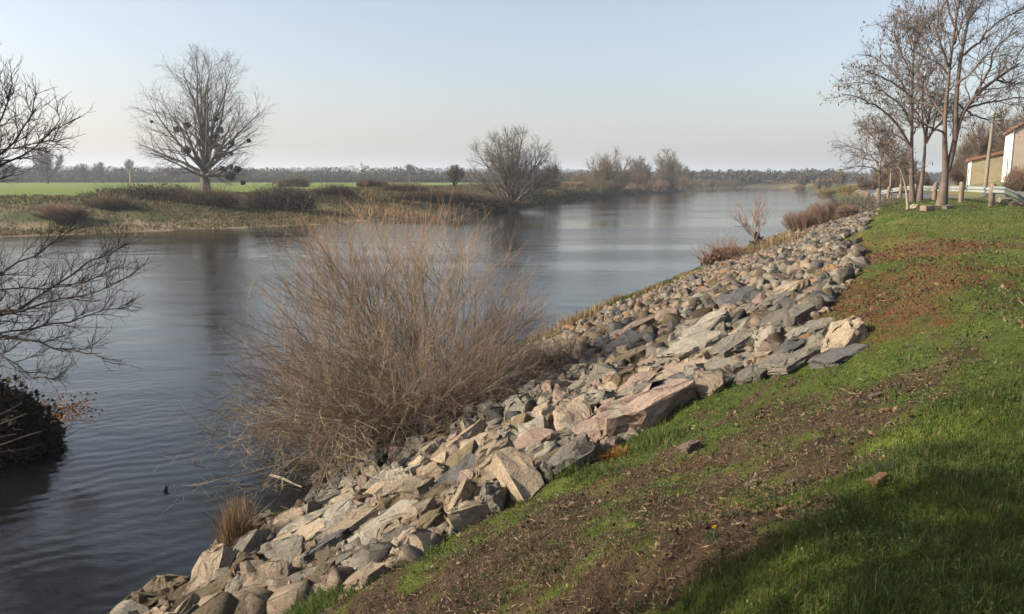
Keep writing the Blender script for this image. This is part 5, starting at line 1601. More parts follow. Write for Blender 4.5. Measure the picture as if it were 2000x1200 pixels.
# ------------------------------------------------------------------ trees on the lawn
def stem_from_px(pxs, y, n=14, dys=None):
    pts = np.array([at(px, py, y + (dys[k] if dys else 0)) for k, (px, py) in enumerate(pxs)])
    t = np.r_[0, np.cumsum(np.linalg.norm(np.diff(pts, axis=0), axis=1))]
    tt = np.linspace(0, t[-1], n)
    q = np.stack([np.interp(tt, t, pts[:, k]) for k in range(3)], 1)
    for _ in range(2): q[1:-1] = q[:-2] * .25 + q[1:-1] * .5 + q[2:] * .25
    return q
PODS = [(0.10, 0.06, 0.045), (0.15, 0.09, 0.07), (0.07, 0.045, 0.035), (0.18, 0.12, 0.09)]
def lawn_tree(name, label, y, stems, limbs, seed, m2, m3, m4, r_tw, pods, bark=BARK_PINK, cat='tree', twig=TWIG_LAWN, len2=2.0, dens_t=(.35, 1.0), ang=.7, up=.05):
    rng = np.random.default_rng(seed)
    b = at(stems[0][0][0][0], stems[0][0][0][1], y); b[2] = H1(b[0], b[1])
    root = empty(name, b, label, cat)
    tr = Tubes(); cw = Tubes()
    P1 = []; R1 = []
    for k, (pxs, r0, r1) in enumerate(stems):
        q = stem_from_px(pxs, y)
        if k == 0: q[0, 2] = b[2] - .25
        Rr = r1 + (r0 - r1) * (1 - np.linspace(0, 1, len(q))) ** (3.2 if k == 0 and seed == 601 else 2.0 if k == 0 else 1.3)
        if k == 0: Rr[0] *= 1.35
        tr.add(q[None], Rr[None], 10); P1.append(q); R1.append(Rr)
    for (pxs, r0, dy) in limbs:
        q = stem_from_px(pxs, y, 14, [dy * k / (len(pxs) - 1) for k in range(len(pxs))]); q[1:] += rng.normal(0, .03, (13, 3))
        Rr = np.linspace(r0, .018, 14); tr.add(q[None], Rr[None], 6); P1.append(q); R1.append(Rr)
    P1 = np.array(P1); R1 = np.array(R1)
    n0 = len(stems)
    S2, D2, t2, r2 = spawn(P1[n0:], R1[n0:], m2, .2, 1.0, ang, .2, rng, up)
    Sa, Da, ta, ra = spawn(P1[:n0], R1[:n0], int(m2 * 1.4), dens_t[0] + .15, 1.0, ang + .2, .25, rng, up)
    S2 = np.r_[S2, Sa]; D2 = np.r_[D2, Da]; t2 = np.r_[t2, ta]; r2 = np.r_[r2, ra]
    L2 = len2 * rng.uniform(.5, 1.2, len(t2)) * (1.2 - .6 * t2)
    P2, R2 = grow(S2, D2, L2, np.clip(r2 * .45, r_tw * 1.5, .05), np.full(len(L2), r_tw), 6, .10, up * .7, rng)
    cw.add(P2, R2, 4)
    S3, D3, t3, r3 = spawn(P2, R2, m3, .2, 1, .65, .2, rng, up)
    P3, R3 = grow(S3, D3, len2 * .42 * rng.uniform(.4, 1.3, len(t3)), np.full(len(t3), r_tw), np.full(len(t3), r_tw * .6), 4, .12, -.01, rng)
    cw.add(P3, R3, 3)
    S4, D4, t4, r4 = spawn(P3, R3, m4, .2, 1, .7, .2, rng, 0)
    P4, R4 = grow(S4, D4, len2 * .18 * rng.uniform(.4, 1.3, len(t4)), np.full(len(t4), r_tw * .65), np.full(len(t4), r_tw * .4), 3, .12, -.02, rng)
    cw.add(P4, R4, 3)
    tr.build('trunk', bark, root); cw.build('crown', twig, root)
    if pods:
        n, size = pods
        tips = np.r_[P4[:, -1], P3[:, -1]]
        c = tips[rng.integers(0, len(tips), n)] + rng.normal(0, .03, (n, 3)) - np.array([0, 0, .06])
        a = unit(np.array([0, 0, 1.0]) + rng.normal(0, .45, (n, 3))); bb = unit(np.cross(a, rng.normal(0, 1, (n, 3))))
        s = (size * rng.uniform(.6, 1.4, n))[:, None]
        V = np.stack([c - a * s, c + bb * s * .35, c + a * s, c - bb * s * .35], 1).reshape(-1, 3)
        link('dry_leaves', np_mesh('dry_leaves', V, np.arange(n * 4).reshape(n, 4), mix_colors(n, PODS, rng, 4)), LEAF, root)
    return root

lawn_tree('twin_stemmed_tree', 'tallest lawn tree, forked into two pinkish stems at head height above the posts', 37.0,
          [([(1838, 405), (1846, 370), (1850, 330), (1845, 300), (1843, 250), (1850, 180), (1858, 100), (1868, 40), (1880, -60)], .22, .05),
           ([(1850, 335), (1862, 295), (1868, 250), (1882, 215), (1905, 185), (1945, 155), (1990, 125)], .145, .045),
           ([(1866, 270), (1866, 220), (1872, 140), (1882, 80), (1895, 20), (1920, -60)], .12, .04)],
          [([(1845, 230), (1825, 200), (1805, 170), (1790, 140)], .07, .8), ([(1852, 130), (1835, 90), (1830, 50), (1835, -10)], .06, -.8), ([(1882, 215), (1930, 200), (1970, 195), (2010, 190)], .06, .6),
           ([(1905, 185), (1930, 140), (1945, 90), (1985, 60)], .06, -.6), ([(1878, 110), (1915, 80), (1950, 40), (1990, 20)], .06, .9), ([(1868, 60), (1850, 10), (1845, -60)], .05, .7), ([(1890, 40), (1930, -10), (1960, -60)], .05, -.7),
           ([(1845, 260), (1815, 250), (1790, 235), (1765, 215)], .05, -1.0), ([(1866, 170), (1900, 140), (1920, 110), (1950, 100)], .06, -1.2), ([(1945, 155), (1975, 165), (2010, 160)], .05, .5), ([(1860, 90), (1880, 40), (1910, -10)], .05, 1.2),
           ([(1855, 150), (1820, 110), (1800, 60), (1790, 20)], .05, 1.2), ([(1868, 200), (1900, 225), (1930, 235), (1955, 225)], .045, .9)],
          601, 11, 7, 3, .010, (450, .08), len2=1.7)
lawn_tree('straight_lawn_tree', 'straight single-trunked tree with brown clusters, behind and left of the twin-stemmed one', 45.0,
          [([(1783, 398), (1780, 360), (1780, 300), (1782, 220), (1782, 150), (1785, 90), (1790, 40)], .16, .035)],
          [([(1780, 245), (1760, 205), (1735, 185), (1700, 165), (1668, 160)], .07, .5), ([(1781, 290), (1755, 245), (1720, 210), (1680, 190), (1645, 185)], .08, -.8), ([(1782, 200), (1760, 160), (1730, 125), (1700, 110)], .06, 1.2),
           ([(1783, 160), (1765, 110), (1745, 70), (1750, 50)], .05, -.8), ([(1783, 150), (1805, 110), (1820, 70)], .05, .8), ([(1780, 270), (1800, 235), (1825, 215), (1845, 200)], .05, -.8), ([(1784, 120), (1775, 70), (1770, 40)], .04, .5),
           ([(1780, 285), (1755, 265), (1725, 255), (1700, 250)], .05, 1.2), ([(1781, 230), (1800, 190), (1815, 150), (1820, 120)], .05, -1.3), ([(1784, 100), (1800, 60), (1810, 45)], .04, -.6), ([(1782, 190), (1745, 160), (1720, 150), (1690, 140)], .05, -1.4)],
          602, 12, 7, 4, .010, (2100, .08), len2=1.6)
lawn_tree('leaning_lawn_tree', 'slightly leaning tree sharing its foot with the straight trunk, forked higher up', 46.5,
          [([(1796, 394), (1801, 350), (1806, 300), (1809, 275), (1803, 245), (1798, 200), (1805, 150)], .155, .03), ([(1808, 280), (1820, 258), (1838, 240), (1855, 215)], .09, .03)],
          [([(1809, 272), (1812, 235), (1825, 195), (1830, 150)], .08, .6), ([(1803, 250), (1790, 215), (1778, 190), (1765, 170)], .05, -.8), ([(1820, 258), (1828, 220), (1845, 180)], .05, .9), ([(1812, 240), (1800, 190), (1802, 140)], .05, 1.0), ([(1838, 240), (1865, 235), (1880, 228)], .04, -.5)],
          603, 10, 7, 3, .010, (550, .075), len2=1.4)
lawn_tree('slim_lawn_tree', 'slim small tree with a spreading crown over the bank edge, leftmost on the lawn', 50.0,
          [([(1718, 403), (1718, 370), (1718, 335), (1722, 310), (1724, 280), (1722, 250)], .08, .022)],
          [([(1718, 325), (1700, 303), (1675, 290), (1645, 283)], .045, .5), ([(1718, 335), (1695, 325), (1670, 325), (1655, 330)], .035, -.6), ([(1722, 312), (1712, 280), (1695, 250), (1690, 240)], .04, .8), ([(1722, 305), (1738, 280), (1750, 262)], .04, -.5),
           ([(1723, 290), (1715, 255), (1705, 240)], .03, -.8), ([(1720, 330), (1745, 315), (1760, 305)], .03, .6), ([(1720, 318), (1690, 310), (1668, 305)], .03, 1.0)],
          604, 10, 6, 3, .009, (420, .065), len2=1.25, bark=BARK_PINK)
lawn_tree('leaning_sapling', 'thin leaning sapling with a bent pale stem in front of the straight trunk', 34.5,
          [([(1774, 414), (1772, 390), (1770, 365), (1758, 330), (1748, 300), (1742, 275)], .075, .012)],
          [([(1770, 365), (1776, 330), (1778, 300)], .02, .4), ([(1758, 330), (1745, 312), (1735, 300)], .015, -.4)],
          605, 7, 5, 2, .008, (160, .06), bark=BARK_PALE, len2=.8, cat='sapling')
lawn_tree('thin_lawn_tree', 'thin straight tree behind the post row, between slim tree and sapling', 64.0,
          [([(1740, 396), (1739, 370), (1740, 335), (1741, 310), (1738, 280)], .11, .02)],
          [([(1740, 330), (1728, 310), (1720, 295)], .035, .5), ([(1741, 320), (1752, 300), (1758, 285)], .035, -.5), ([(1740, 305), (1732, 285), (1730, 275)], .03, .4)],
          606, 9, 6, 3, .014, (300, .09), bark=BARK_PALE, len2=1.3)
lawn_tree('crooked_lawn_tree', 'small crooked pale-stemmed tree among the far posts', 62.0,
          [([(1752, 396), (1756, 375), (1761, 355), (1758, 335), (1750, 315)], .09, .02)],
          [([(1760, 352), (1768, 335), (1772, 320)], .03, .5), ([(1757, 335), (1745, 322), (1738, 315)], .03, -.5)],
          607, 9, 6, 3, .014, None, bark=BARK_PALE, len2=1.2)

# copses: far right bank and beyond the road
def copse(lst, y_def):
    for (px, pb, ptp, y, w, lab, seed, tw, nm, sh) in lst:
        b = at(px, pb, y); h = H1(b[0], b[1]); b[2] = h if h > 0.05 else 0.05
        hh = at(px, ptp, y)[2] - b[2]
        if sh: shrub(nm, lab, b, hh, w / FPX * y / 2, seed, stems=110, m2=12, m3=4, r=.0001 * y + .012, stem_mat=tw, spread=.9, root_r=.75, up=.1)
        else: bare_tree(nm, lab, b, hh, w / FPX * y / 2, seed, limbs=10, trunk_r=.25 + .0004 * y, trunk_frac=.14, m2=11, m3=10, m4=2 if y < 140 else 1, twig_r=.00014 * y + .012, bark=BARK_GREY, twig=tw, spread=(.05, .9))
YELLOW = simple_mat('twig_yellow', (0.22, 0.16, 0.05), (0.32, 0.235, 0.08), 1.5, bump=0)
copse([
    (1568, 376, 342, 380, 34, 'rounded pale brown tree at the right end of the river bend', 701, TWIG_BROWN, 'bend_tree', False),
    (1598, 380, 350, 330, 40, 'pinkish bare tree left of the brown riverside row', 702, TWIG_RED, 'bend_tree', False),
    (1640, 382, 336, 300, 44, 'tallest tree of the riverside row, over the yellow willow', 703, TWIG_OLIVE, 'bend_tree', False),
    (1615, 382, 348, 310, 36, 'olive tree between the pinkish tree and the tallest of the riverside row', 704, TWIG_OLIVE, 'bend_tree', False),
    (1678, 382, 345, 260, 46, 'grey-brown tree of the riverside row, behind the slim lawn tree', 705, TWIG_BROWN, 'bend_tree', False),
    (1662, 390, 362, 195, 58, 'rounded bright yellow willow bush on the far right shore', 706, YELLOW, 'yellow_willow', True),
    (1615, 384, 368, 250, 34, 'small yellow-olive bush left of the bright yellow willow', 707, YELLOW, 'yellow_willow', True),
    (1560, 374, 362, 360, 24, 'low rusty bush at the river bend beside the reeds', 708, TWIG_RED, 'bend_bush', True),
    (1700, 392, 352, 130, 50, 'brown thicket left of the slim lawn tree trunk', 709, TWIG_BROWN, 'bank_thicket', True),
    (1730, 394, 318, 105, 60, 'tall olive-brown tree right behind the slim lawn tree', 710, TWIG_OLIVE, 'bank_tree', False),
    (1765, 392, 305, 100, 60, 'dark olive tree behind the straight trunk', 711, TWIG_OLIVE, 'bank_tree', False),
    (1752, 394, 345, 90, 60, 'dense brown thicket behind the far posts', 712, TWIG_BROWN, 'bank_thicket', True),
    (1790, 392, 335, 110, 40, 'dark thicket between the straight trunk and the leaning trunk', 713, TWIG_BROWN, 'bank_thicket', True)], 0)
copse([
    (1885, 372, 254, 118, 50, 'brown bare tree at the left end of the wood behind the tiled annex', 721, TWIG_OLIVE, 'wood_tree', False),
    (1905, 368, 238, 112, 54, 'brown bare tree of the wood, second from its left end', 722, TWIG_BROWN, 'wood_tree', False),
    (1930, 364, 240, 116, 60, 'brown bare tree of the wood, right behind the wooden pole', 723, TWIG_OLIVE, 'wood_tree', False),
    (1952, 360, 236, 112, 60, 'brown bare tree of the wood, behind the meeting of annex and house', 724, TWIG_BROWN, 'wood_tree', False),
    (1978, 350, 175, 108, 80, 'dark tall tree above the house roof', 725, TWIG_BROWN, 'wood_tree', False),
    (2030, 350, 190, 112, 80, 'dark tall tree above the house roof, half out of frame', 728, TWIG_BROWN, 'wood_tree', False),
    (1888, 372, 300, 108, 56, 'brown thicket at the left end of the tiled annex', 726, TWIG_BROWN, 'wood_thicket', True),
    (1872, 374, 300, 135, 40, 'thin brown tree left of the wood, beside the sky gap', 727, TWIG_OLIVE, 'wood_tree', False),
    (1920, 368, 300, 104, 70, 'dense brown thicket filling the space over the annex roof', 729, TWIG_OLIVE, 'wood_thicket', True),
    (1955, 365, 285, 102, 60, 'dense brown thicket over the right part of the annex roof', 730, TWIG_BROWN, 'wood_thicket', True),
    (1985, 385, 350, 60, 50, 'low brown scrub on the roadside slope below the house', 731, TWIG_BROWN, 'slope_scrub', True),
    (1995, 368, 315, 66, 44, 'brown bush growing up against the house gable', 732, TWIG_RED, 'slope_scrub', True),
    (1820, 372, 356, 210, 60, 'low grey bushes closing the road gap between the trunks', 733, TWIG_GREY, 'roadside_bush', True)], 0)

# ------------------------------------------------------------------ guard rail on wooden posts
POST_WOOD = simple_mat('post_wood', (0.13, 0.095, 0.065), (0.23, 0.175, 0.125), 2.5, .9, .5, 24)
RAIL_STEEL = simple_mat('galvanised_steel', (0.27, 0.30, 0.27), (0.40, 0.43, 0.39), 2.0, .5, .15, 30, .5, .25)
POSTS = [(20.7, 35.0), (22.7, 41.0), (25.0, 48.0), (26.8, 54.0), (28.0, 58.5), (29.0, 62.5), (30.0, 66.5), (31.1, 71.0)]
PWHERE = ['nearest one, where the rail bends down', 'second from the near end', 'half hidden by the twin-stemmed tree', 'behind the twin trunks', 'fifth from the near end, by the sapling', 'sixth from the near end', 'next to last in the row', 'last in the row']
def guard_rail():
    rng = random.Random(5)
    me = []
    for k, (x, y) in enumerate(POSTS):
        z = H1(x, y); h = .98 + rng.uniform(-.03, .04)
        root = empty('wooden_post', (x, y, z), 'weathered squat wooden post of the guard rail, ' + PWHERE[k], 'post', 'wooden posts of the guard rail', R(rng.uniform(-8, 8)))
        g = Geo(); g.tube([(0, 0, -.3), (0, 0, h * .5), (rng.uniform(-.02, .02), 0, h - .03), (rng.uniform(-.02, .02), 0, h)], [.125, .122, .118, .095], 10)
        link('shaft', g.mesh('shaft', 0, True), POST_WOOD, root, False)
        g = Geo(); g.box((.15, .05, h - .27), (.10, .12, .22)); link('bracket', g.mesh('bracket', .01), RAIL_STEEL, root, False)
    root = empty('guard_rail', (POSTS[0][0], POSTS[0][1], H1(*POSTS[0])), 'pale galvanised guard rail on the wooden posts beside the road', 'guard rail')
    def wbeam(pts, z_off):
        prof = [(-.155, .0), (-.12, .055), (-.06, .055), (-.02, .0), (.02, .0), (.06, .055), (.12, .055), (.155, .0)]
        prof = [(-.155, .0), (-.11, .07), (-.07, .07), (-.02, .0), (.02, .0), (.07, .07), (.11, .07), (.155, .0)]
        rows = []
        for i, p in enumerate(pts):
            t = (Vector(pts[min(i + 1, len(pts) - 1)]) - Vector(pts[max(i - 1, 0)])); t.z = 0; t.normalize()
            nrm = Vector((t.y, -t.x, 0))
            rows.append([Vector(p) + Vector((0, 0, a + z_off)) + nrm * (b + .20) for a, b in prof] + [Vector(p) + Vector((0, 0, a + z_off)) + nrm * (b + .206) for a, b in prof[::-1]])
        g = Geo(); c = len(rows[0])
        f = []
        for i in range(len(rows) - 1):
            for j in range(c):
                f.append((i * c + j, i * c + (j + 1) % c, (i + 1) * c + (j + 1) % c, (i + 1) * c + j))
        g.add([v for r in rows for v in r], f)
        return g
    pts = [(x, y, H1(x, y)) for x, y in POSTS]
    link('rail_beam', wbeam(pts, .72).mesh('rail_beam'), RAIL_STEEL, root)
    x, y, z = pts[0]
    end = [(x - .05, y - .15, z + .72), (x + .25, y - .35, z + .70), (x + .7, y - .4, z + .47), (x + 1.2, y - .3, z + .16), (x + 1.75, y - .1, z - .25)]
    link('sloping_end', wbeam(end, 0).mesh('sloping_end'), RAIL_STEEL, root)
guard_rail()

# ------------------------------------------------------------------ house, annex, pole, wall, car
STUCCO = simple_mat('house_plaster', (0.24, 0.20, 0.15), (0.32, 0.27, 0.21), 1.2, .95, .3, 12)
WHITEW = simple_mat('white_render', (0.74, 0.71, 0.66), (0.82, 0.79, 0.74), 1.0, .9, .15, 20)
OLDWALL = simple_mat('annex_render', (0.20, 0.17, 0.105), (0.28, 0.24, 0.15), 1.6, .95, .4, 10)
TILE = simple_mat('red_roof_tile', (0.16, 0.075, 0.048), (0.25, 0.12, 0.075), 3.0, .9, .6, 12)
DOORW = simple_mat('door_wood', (0.10, 0.07, 0.05), (0.15, 0.11, 0.08), 3, .7, .2)
def house():
    A = np.array([48.9, 80.0]); d = np.array([.456, .89]); nrm = np.array([.89, -.456])
    base = 5.25
    yaw = math.atan2(d[1], d[0])
    root = empty('farm_house', (A[0], A[1], base), 'plastered house with white front and red tiled gable roof at the right edge', 'house', None, yaw)
    # local: x along the long wall (away from us), y = to the left; the gable runs towards -y
    Wd, Ln, h, rh = 8.0, 8.0, 4.75, 2.5
    g = Geo(); g.add([(0, 0, -2), (0, -Wd, -2), (Ln, -Wd, -2), (Ln, 0, -2), (0, 0, h), (0, -Wd, h), (Ln, -Wd, h), (Ln, 0, h), (0, -Wd / 2, h + rh), (Ln, -Wd / 2, h + rh)],
                     [(0, 1, 5, 8, 4), (2, 3, 7, 9, 6), (1, 2, 6, 5)])
    link('gable_wall', g.mesh('gable_wall'), STUCCO, root, False)
    g = Geo(); g.box((Ln / 2, .06, h / 2 - 1), (Ln + .16, .12, h + 2)); w = link('front_wall', g.mesh('front_wall'), WHITEW, root, False)
    for k, (x, z) in enumerate([(2, 3.4), (5.6, 3.4), (5.6, 1.2)]):
        g = Geo(); g.box((x, .14, z), (.95, .05, 1.35)); wi = link('window', g.mesh('window', .01), DARKWIN, root, False)
        g = Geo()
        for (cx, cz, sx, sz) in [(0, .72, 1.11, .08), (0, -.72, 1.11, .08), (-.515, 0, .08, 1.36), (.515, 0, .08, 1.36), (0, 0, .05, 1.36)]: g.box((x + cx, .17, z + cz), (sx, .06, sz))
        link('frame', g.mesh('frame'), WHITEW, wi, False)
    g = Geo(); g.box((2.0, .14, .95), (1.0, .05, 2.1)); link('door', g.mesh('door', .01), DOORW, root, False)
    for s in (0, 1):
        g = Geo(); sl = rh / (Wd / 2); e = .4; t = .16
        y0 = -Wd / 2; ye = (e if s == 0 else -Wd - e); ze = h - e * sl + .03
        a = [(-.3, y0, h + rh + .03), (Ln + .3, y0, h + rh + .03), (Ln + .3, ye, ze), (-.3, ye, ze)]
        b = [(p[0], p[1], p[2] + t) for p in a]
        g.add(a + b, [(0, 1, 2, 3), (4, 7, 6, 5), (0, 4, 5, 1), (1, 5, 6, 2), (2, 6, 7, 3), (3, 7, 4, 0)])
        ro = link('roof_slope', g.mesh('roof_slope'), TILE, root, False)
        if s == 0:
            g2 = Geo()
            for k in range(36):
                x = -.25 + k * .24
                g2.tube([(x, y0 + .02, h + rh + t + .05), (x, ye - .02, ze + t + .02)], .065, 6)
            link('tile_ridges', g2.mesh('tile_ridges'), TILE, ro, False)
    g = Geo(); g.box((Ln - 1, -Wd / 2, h + rh + .7), (.6, .9, 1.3)); link('chimney', g.mesh('chimney', .02), STUCCO, root, False)
def annex():
    A = np.array([51.8, 92.0]); d = np.array([.456, .89]); yaw = math.atan2(d[1], d[0])
    base = 4.5
    root = empty('farm_annex', (A[0], A[1], base), 'lower shed annex with rusty red sloping tile roof left of the house', 'shed', None, yaw)
    Wd, Ln, h1, h2 = 5.2, 6.0, 2.75, 4.0
    g = Geo(); g.add([(0, 0, -2), (0, -Wd, -2), (Ln, -Wd, -2), (Ln, 0, -2), (0, 0, h1), (0, -Wd, h2), (Ln, -Wd, h2), (Ln, 0, h1)], [(0, 1, 5, 4), (2, 3, 7, 6), (1, 2, 6, 5)])
    link('side_wall', g.mesh('side_wall'), OLDWALL, root, False)
    g = Geo(); g.box((Ln / 2, .06, h1 / 2 - 1), (Ln + .1, .12, h1 + 2)); link('front_wall', g.mesh('front_wall'), WHITEW, root, False)
    g = Geo(); g.box((3, .14, .9), (1.6, .05, 2.0)); link('door', g.mesh('door', .01), DOORW, root, False)
    g = Geo(); sl = (h2 - h1) / Wd
    a = [(-.25, .4, h1 - .4 * sl + .03), (Ln + .2, .4, h1 - .4 * sl + .03), (Ln + .2, -Wd - .1, h2 + .1 * sl + .03), (-.25, -Wd - .1, h2 + .1 * sl + .03)]
    b = [(p[0], p[1], p[2] + .2) for p in a]
    g.add(a + b, [(0, 1, 2, 3), (4, 7, 6, 5), (0, 4, 5, 1), (1, 5, 6, 2), (2, 6, 7, 3), (3, 7, 4, 0)])
    ro = link('roof', g.mesh('roof'), TILE, root, False)
    g2 = Geo()
    for k in range(26): g2.tube([(-.2 + k * .245, .42, h1 - .4 * sl + .25), (-.2 + k * .245, -Wd - .1, h2 + .26)], .065, 6)
    link('tile_ridges', g2.mesh('tile_ridges'), TILE, ro, False)
house(); annex()
def pole():
    b = at(1924, 366, 74); b[2] = H1(b[0], b[1])
    root = empty('utility_pole', b, 'bare wooden utility pole standing in front of the annex', 'pole')
    h = at(1929, 222, 74)[2] - b[2]
    g = Geo(); g.tube([(0, 0, -.5), (.08, 0, h * .5), (.2, 0, h)], [.17, .15, .12], 10)
    link('shaft', g.mesh('shaft', 0, True), simple_mat('pole_wood', (0.15, 0.125, 0.09), (0.24, 0.20, 0.15), 2, .9, .3), root, False)
    g = Geo(); g.tube([(.2, 0, h), (.2, 0, h + .05)], [.135, .135], 10); link('cap', g.mesh('cap'), RAIL_STEEL, root, False)
pole()
def edge_wall():
    pts = [at(1926, 358, 66), at(1950, 350, 64), at(1975, 345, 61), at(2010, 340, 58)]
    root = empty('edge_wall', pts[0], 'low dark stone edging rising along the slope below the house', 'wall')
    g = Geo()
    for a, b in zip(pts[:-1], pts[1:]):
        n = 5
        for k in range(n):
            p = a + (b - a) * (k + .5) / n
            z = H1(p[0], p[1]); L = np.linalg.norm((b - a)[:2]) / n
            g.box((p[0], p[1], z + .12), (L * 1.02, .35, .55 + .05 * (k % 2)), math.atan2(b[1] - a[1], b[0] - a[0]))
    link('coping', g.mesh('coping', .03), ROCK['slate'], root)
edge_wall()
def car():
    y = 150.0
    i = int(np.argmin(np.abs(ROADP[:, 1] - y))); t = ROADP[i + 1] - ROADP[i]; yaw = math.atan2(t[1], t[0]) - math.pi / 2
    p = at(1811, 369, 130); 
    z = H1(p[0], p[1])
    root = empty('parked_car', (p[0], p[1], z), 'dark red car seen small from behind in the gap between the tree trunks', 'car', None, yaw)
    red = simple_mat('dark_red_paint', (0.10, 0.018, 0.015), (0.12, 0.022, 0.018), 1, .35, 0, spec=.5)
    blk = simple_mat('car_rubber', (0.02, 0.02, 0.02), (0.03, 0.03, 0.03), 1, .8, 0)
    g = Geo(); g.add([(x * w, yy, zz) for (yy, zz, w) in [(-2, .35, .84), (-2.05, .75, .86), (-1.95, 1.0, .84), (-.9, .98, .86), (1.2, .95, .86), (2.05, .8, .8), (2.1, .35, .8)] for x in (-1, 1)],
                     [(2 * i, 2 * i + 1, 2 * ((i + 1) % 7) + 1, 2 * ((i + 1) % 7)) for i in range(7)] + [tuple(range(0, 14, 2)), tuple(range(13, 0, -2))])
    link('body', g.mesh('body', .04), red, root, False)
    g = Geo(); g.add([(x * w, yy, zz) for (yy, zz, w) in [(-1.85, .98, .78), (-1.35, 1.48, .64), (.3, 1.5, .64), (1.15, .96, .78)] for x in (-1, 1)],
                     [(0, 1, 3, 2), (2, 3, 5, 4), (4, 5, 7, 6), (6, 7, 1, 0), (0, 2, 4, 6), (7, 5, 3, 1)])
    link('cabin_glass', g.mesh('cabin_glass', .02), DARKWIN, root, False)
    g = Geo(); g.box((0, -.5, 1.51), (1.24, 1.55, .05)); link('roof', g.mesh('roof', .015), red, root, False)
    for x in (-.78, .78):
        for yy in (-1.3, 1.35):
            g = Geo(); g.tube([(x - .1, yy, .33), (x + .1, yy, .33)], [.33, .33], 16); w = link('wheel', g.mesh('wheel', 0, True), blk, root, False)
            g = Geo(); g.tube([(x - .108, yy, .33), (x + .108, yy, .33)], [.2, .2], 12); link('rim', g.mesh('rim'), RAIL_STEEL, w, False)
    lamp = simple_mat('tail_lamp', (0.3, 0.02, 0.02), (0.35, 0.03, 0.03), 1, .3, 0)
    for x in (-.7, .7):
        g = Geo(); g.box((x, -2.05, .82), (.22, .06, .16)); link('tail_light', g.mesh('tail_light', .01), lamp, root, False)
car()

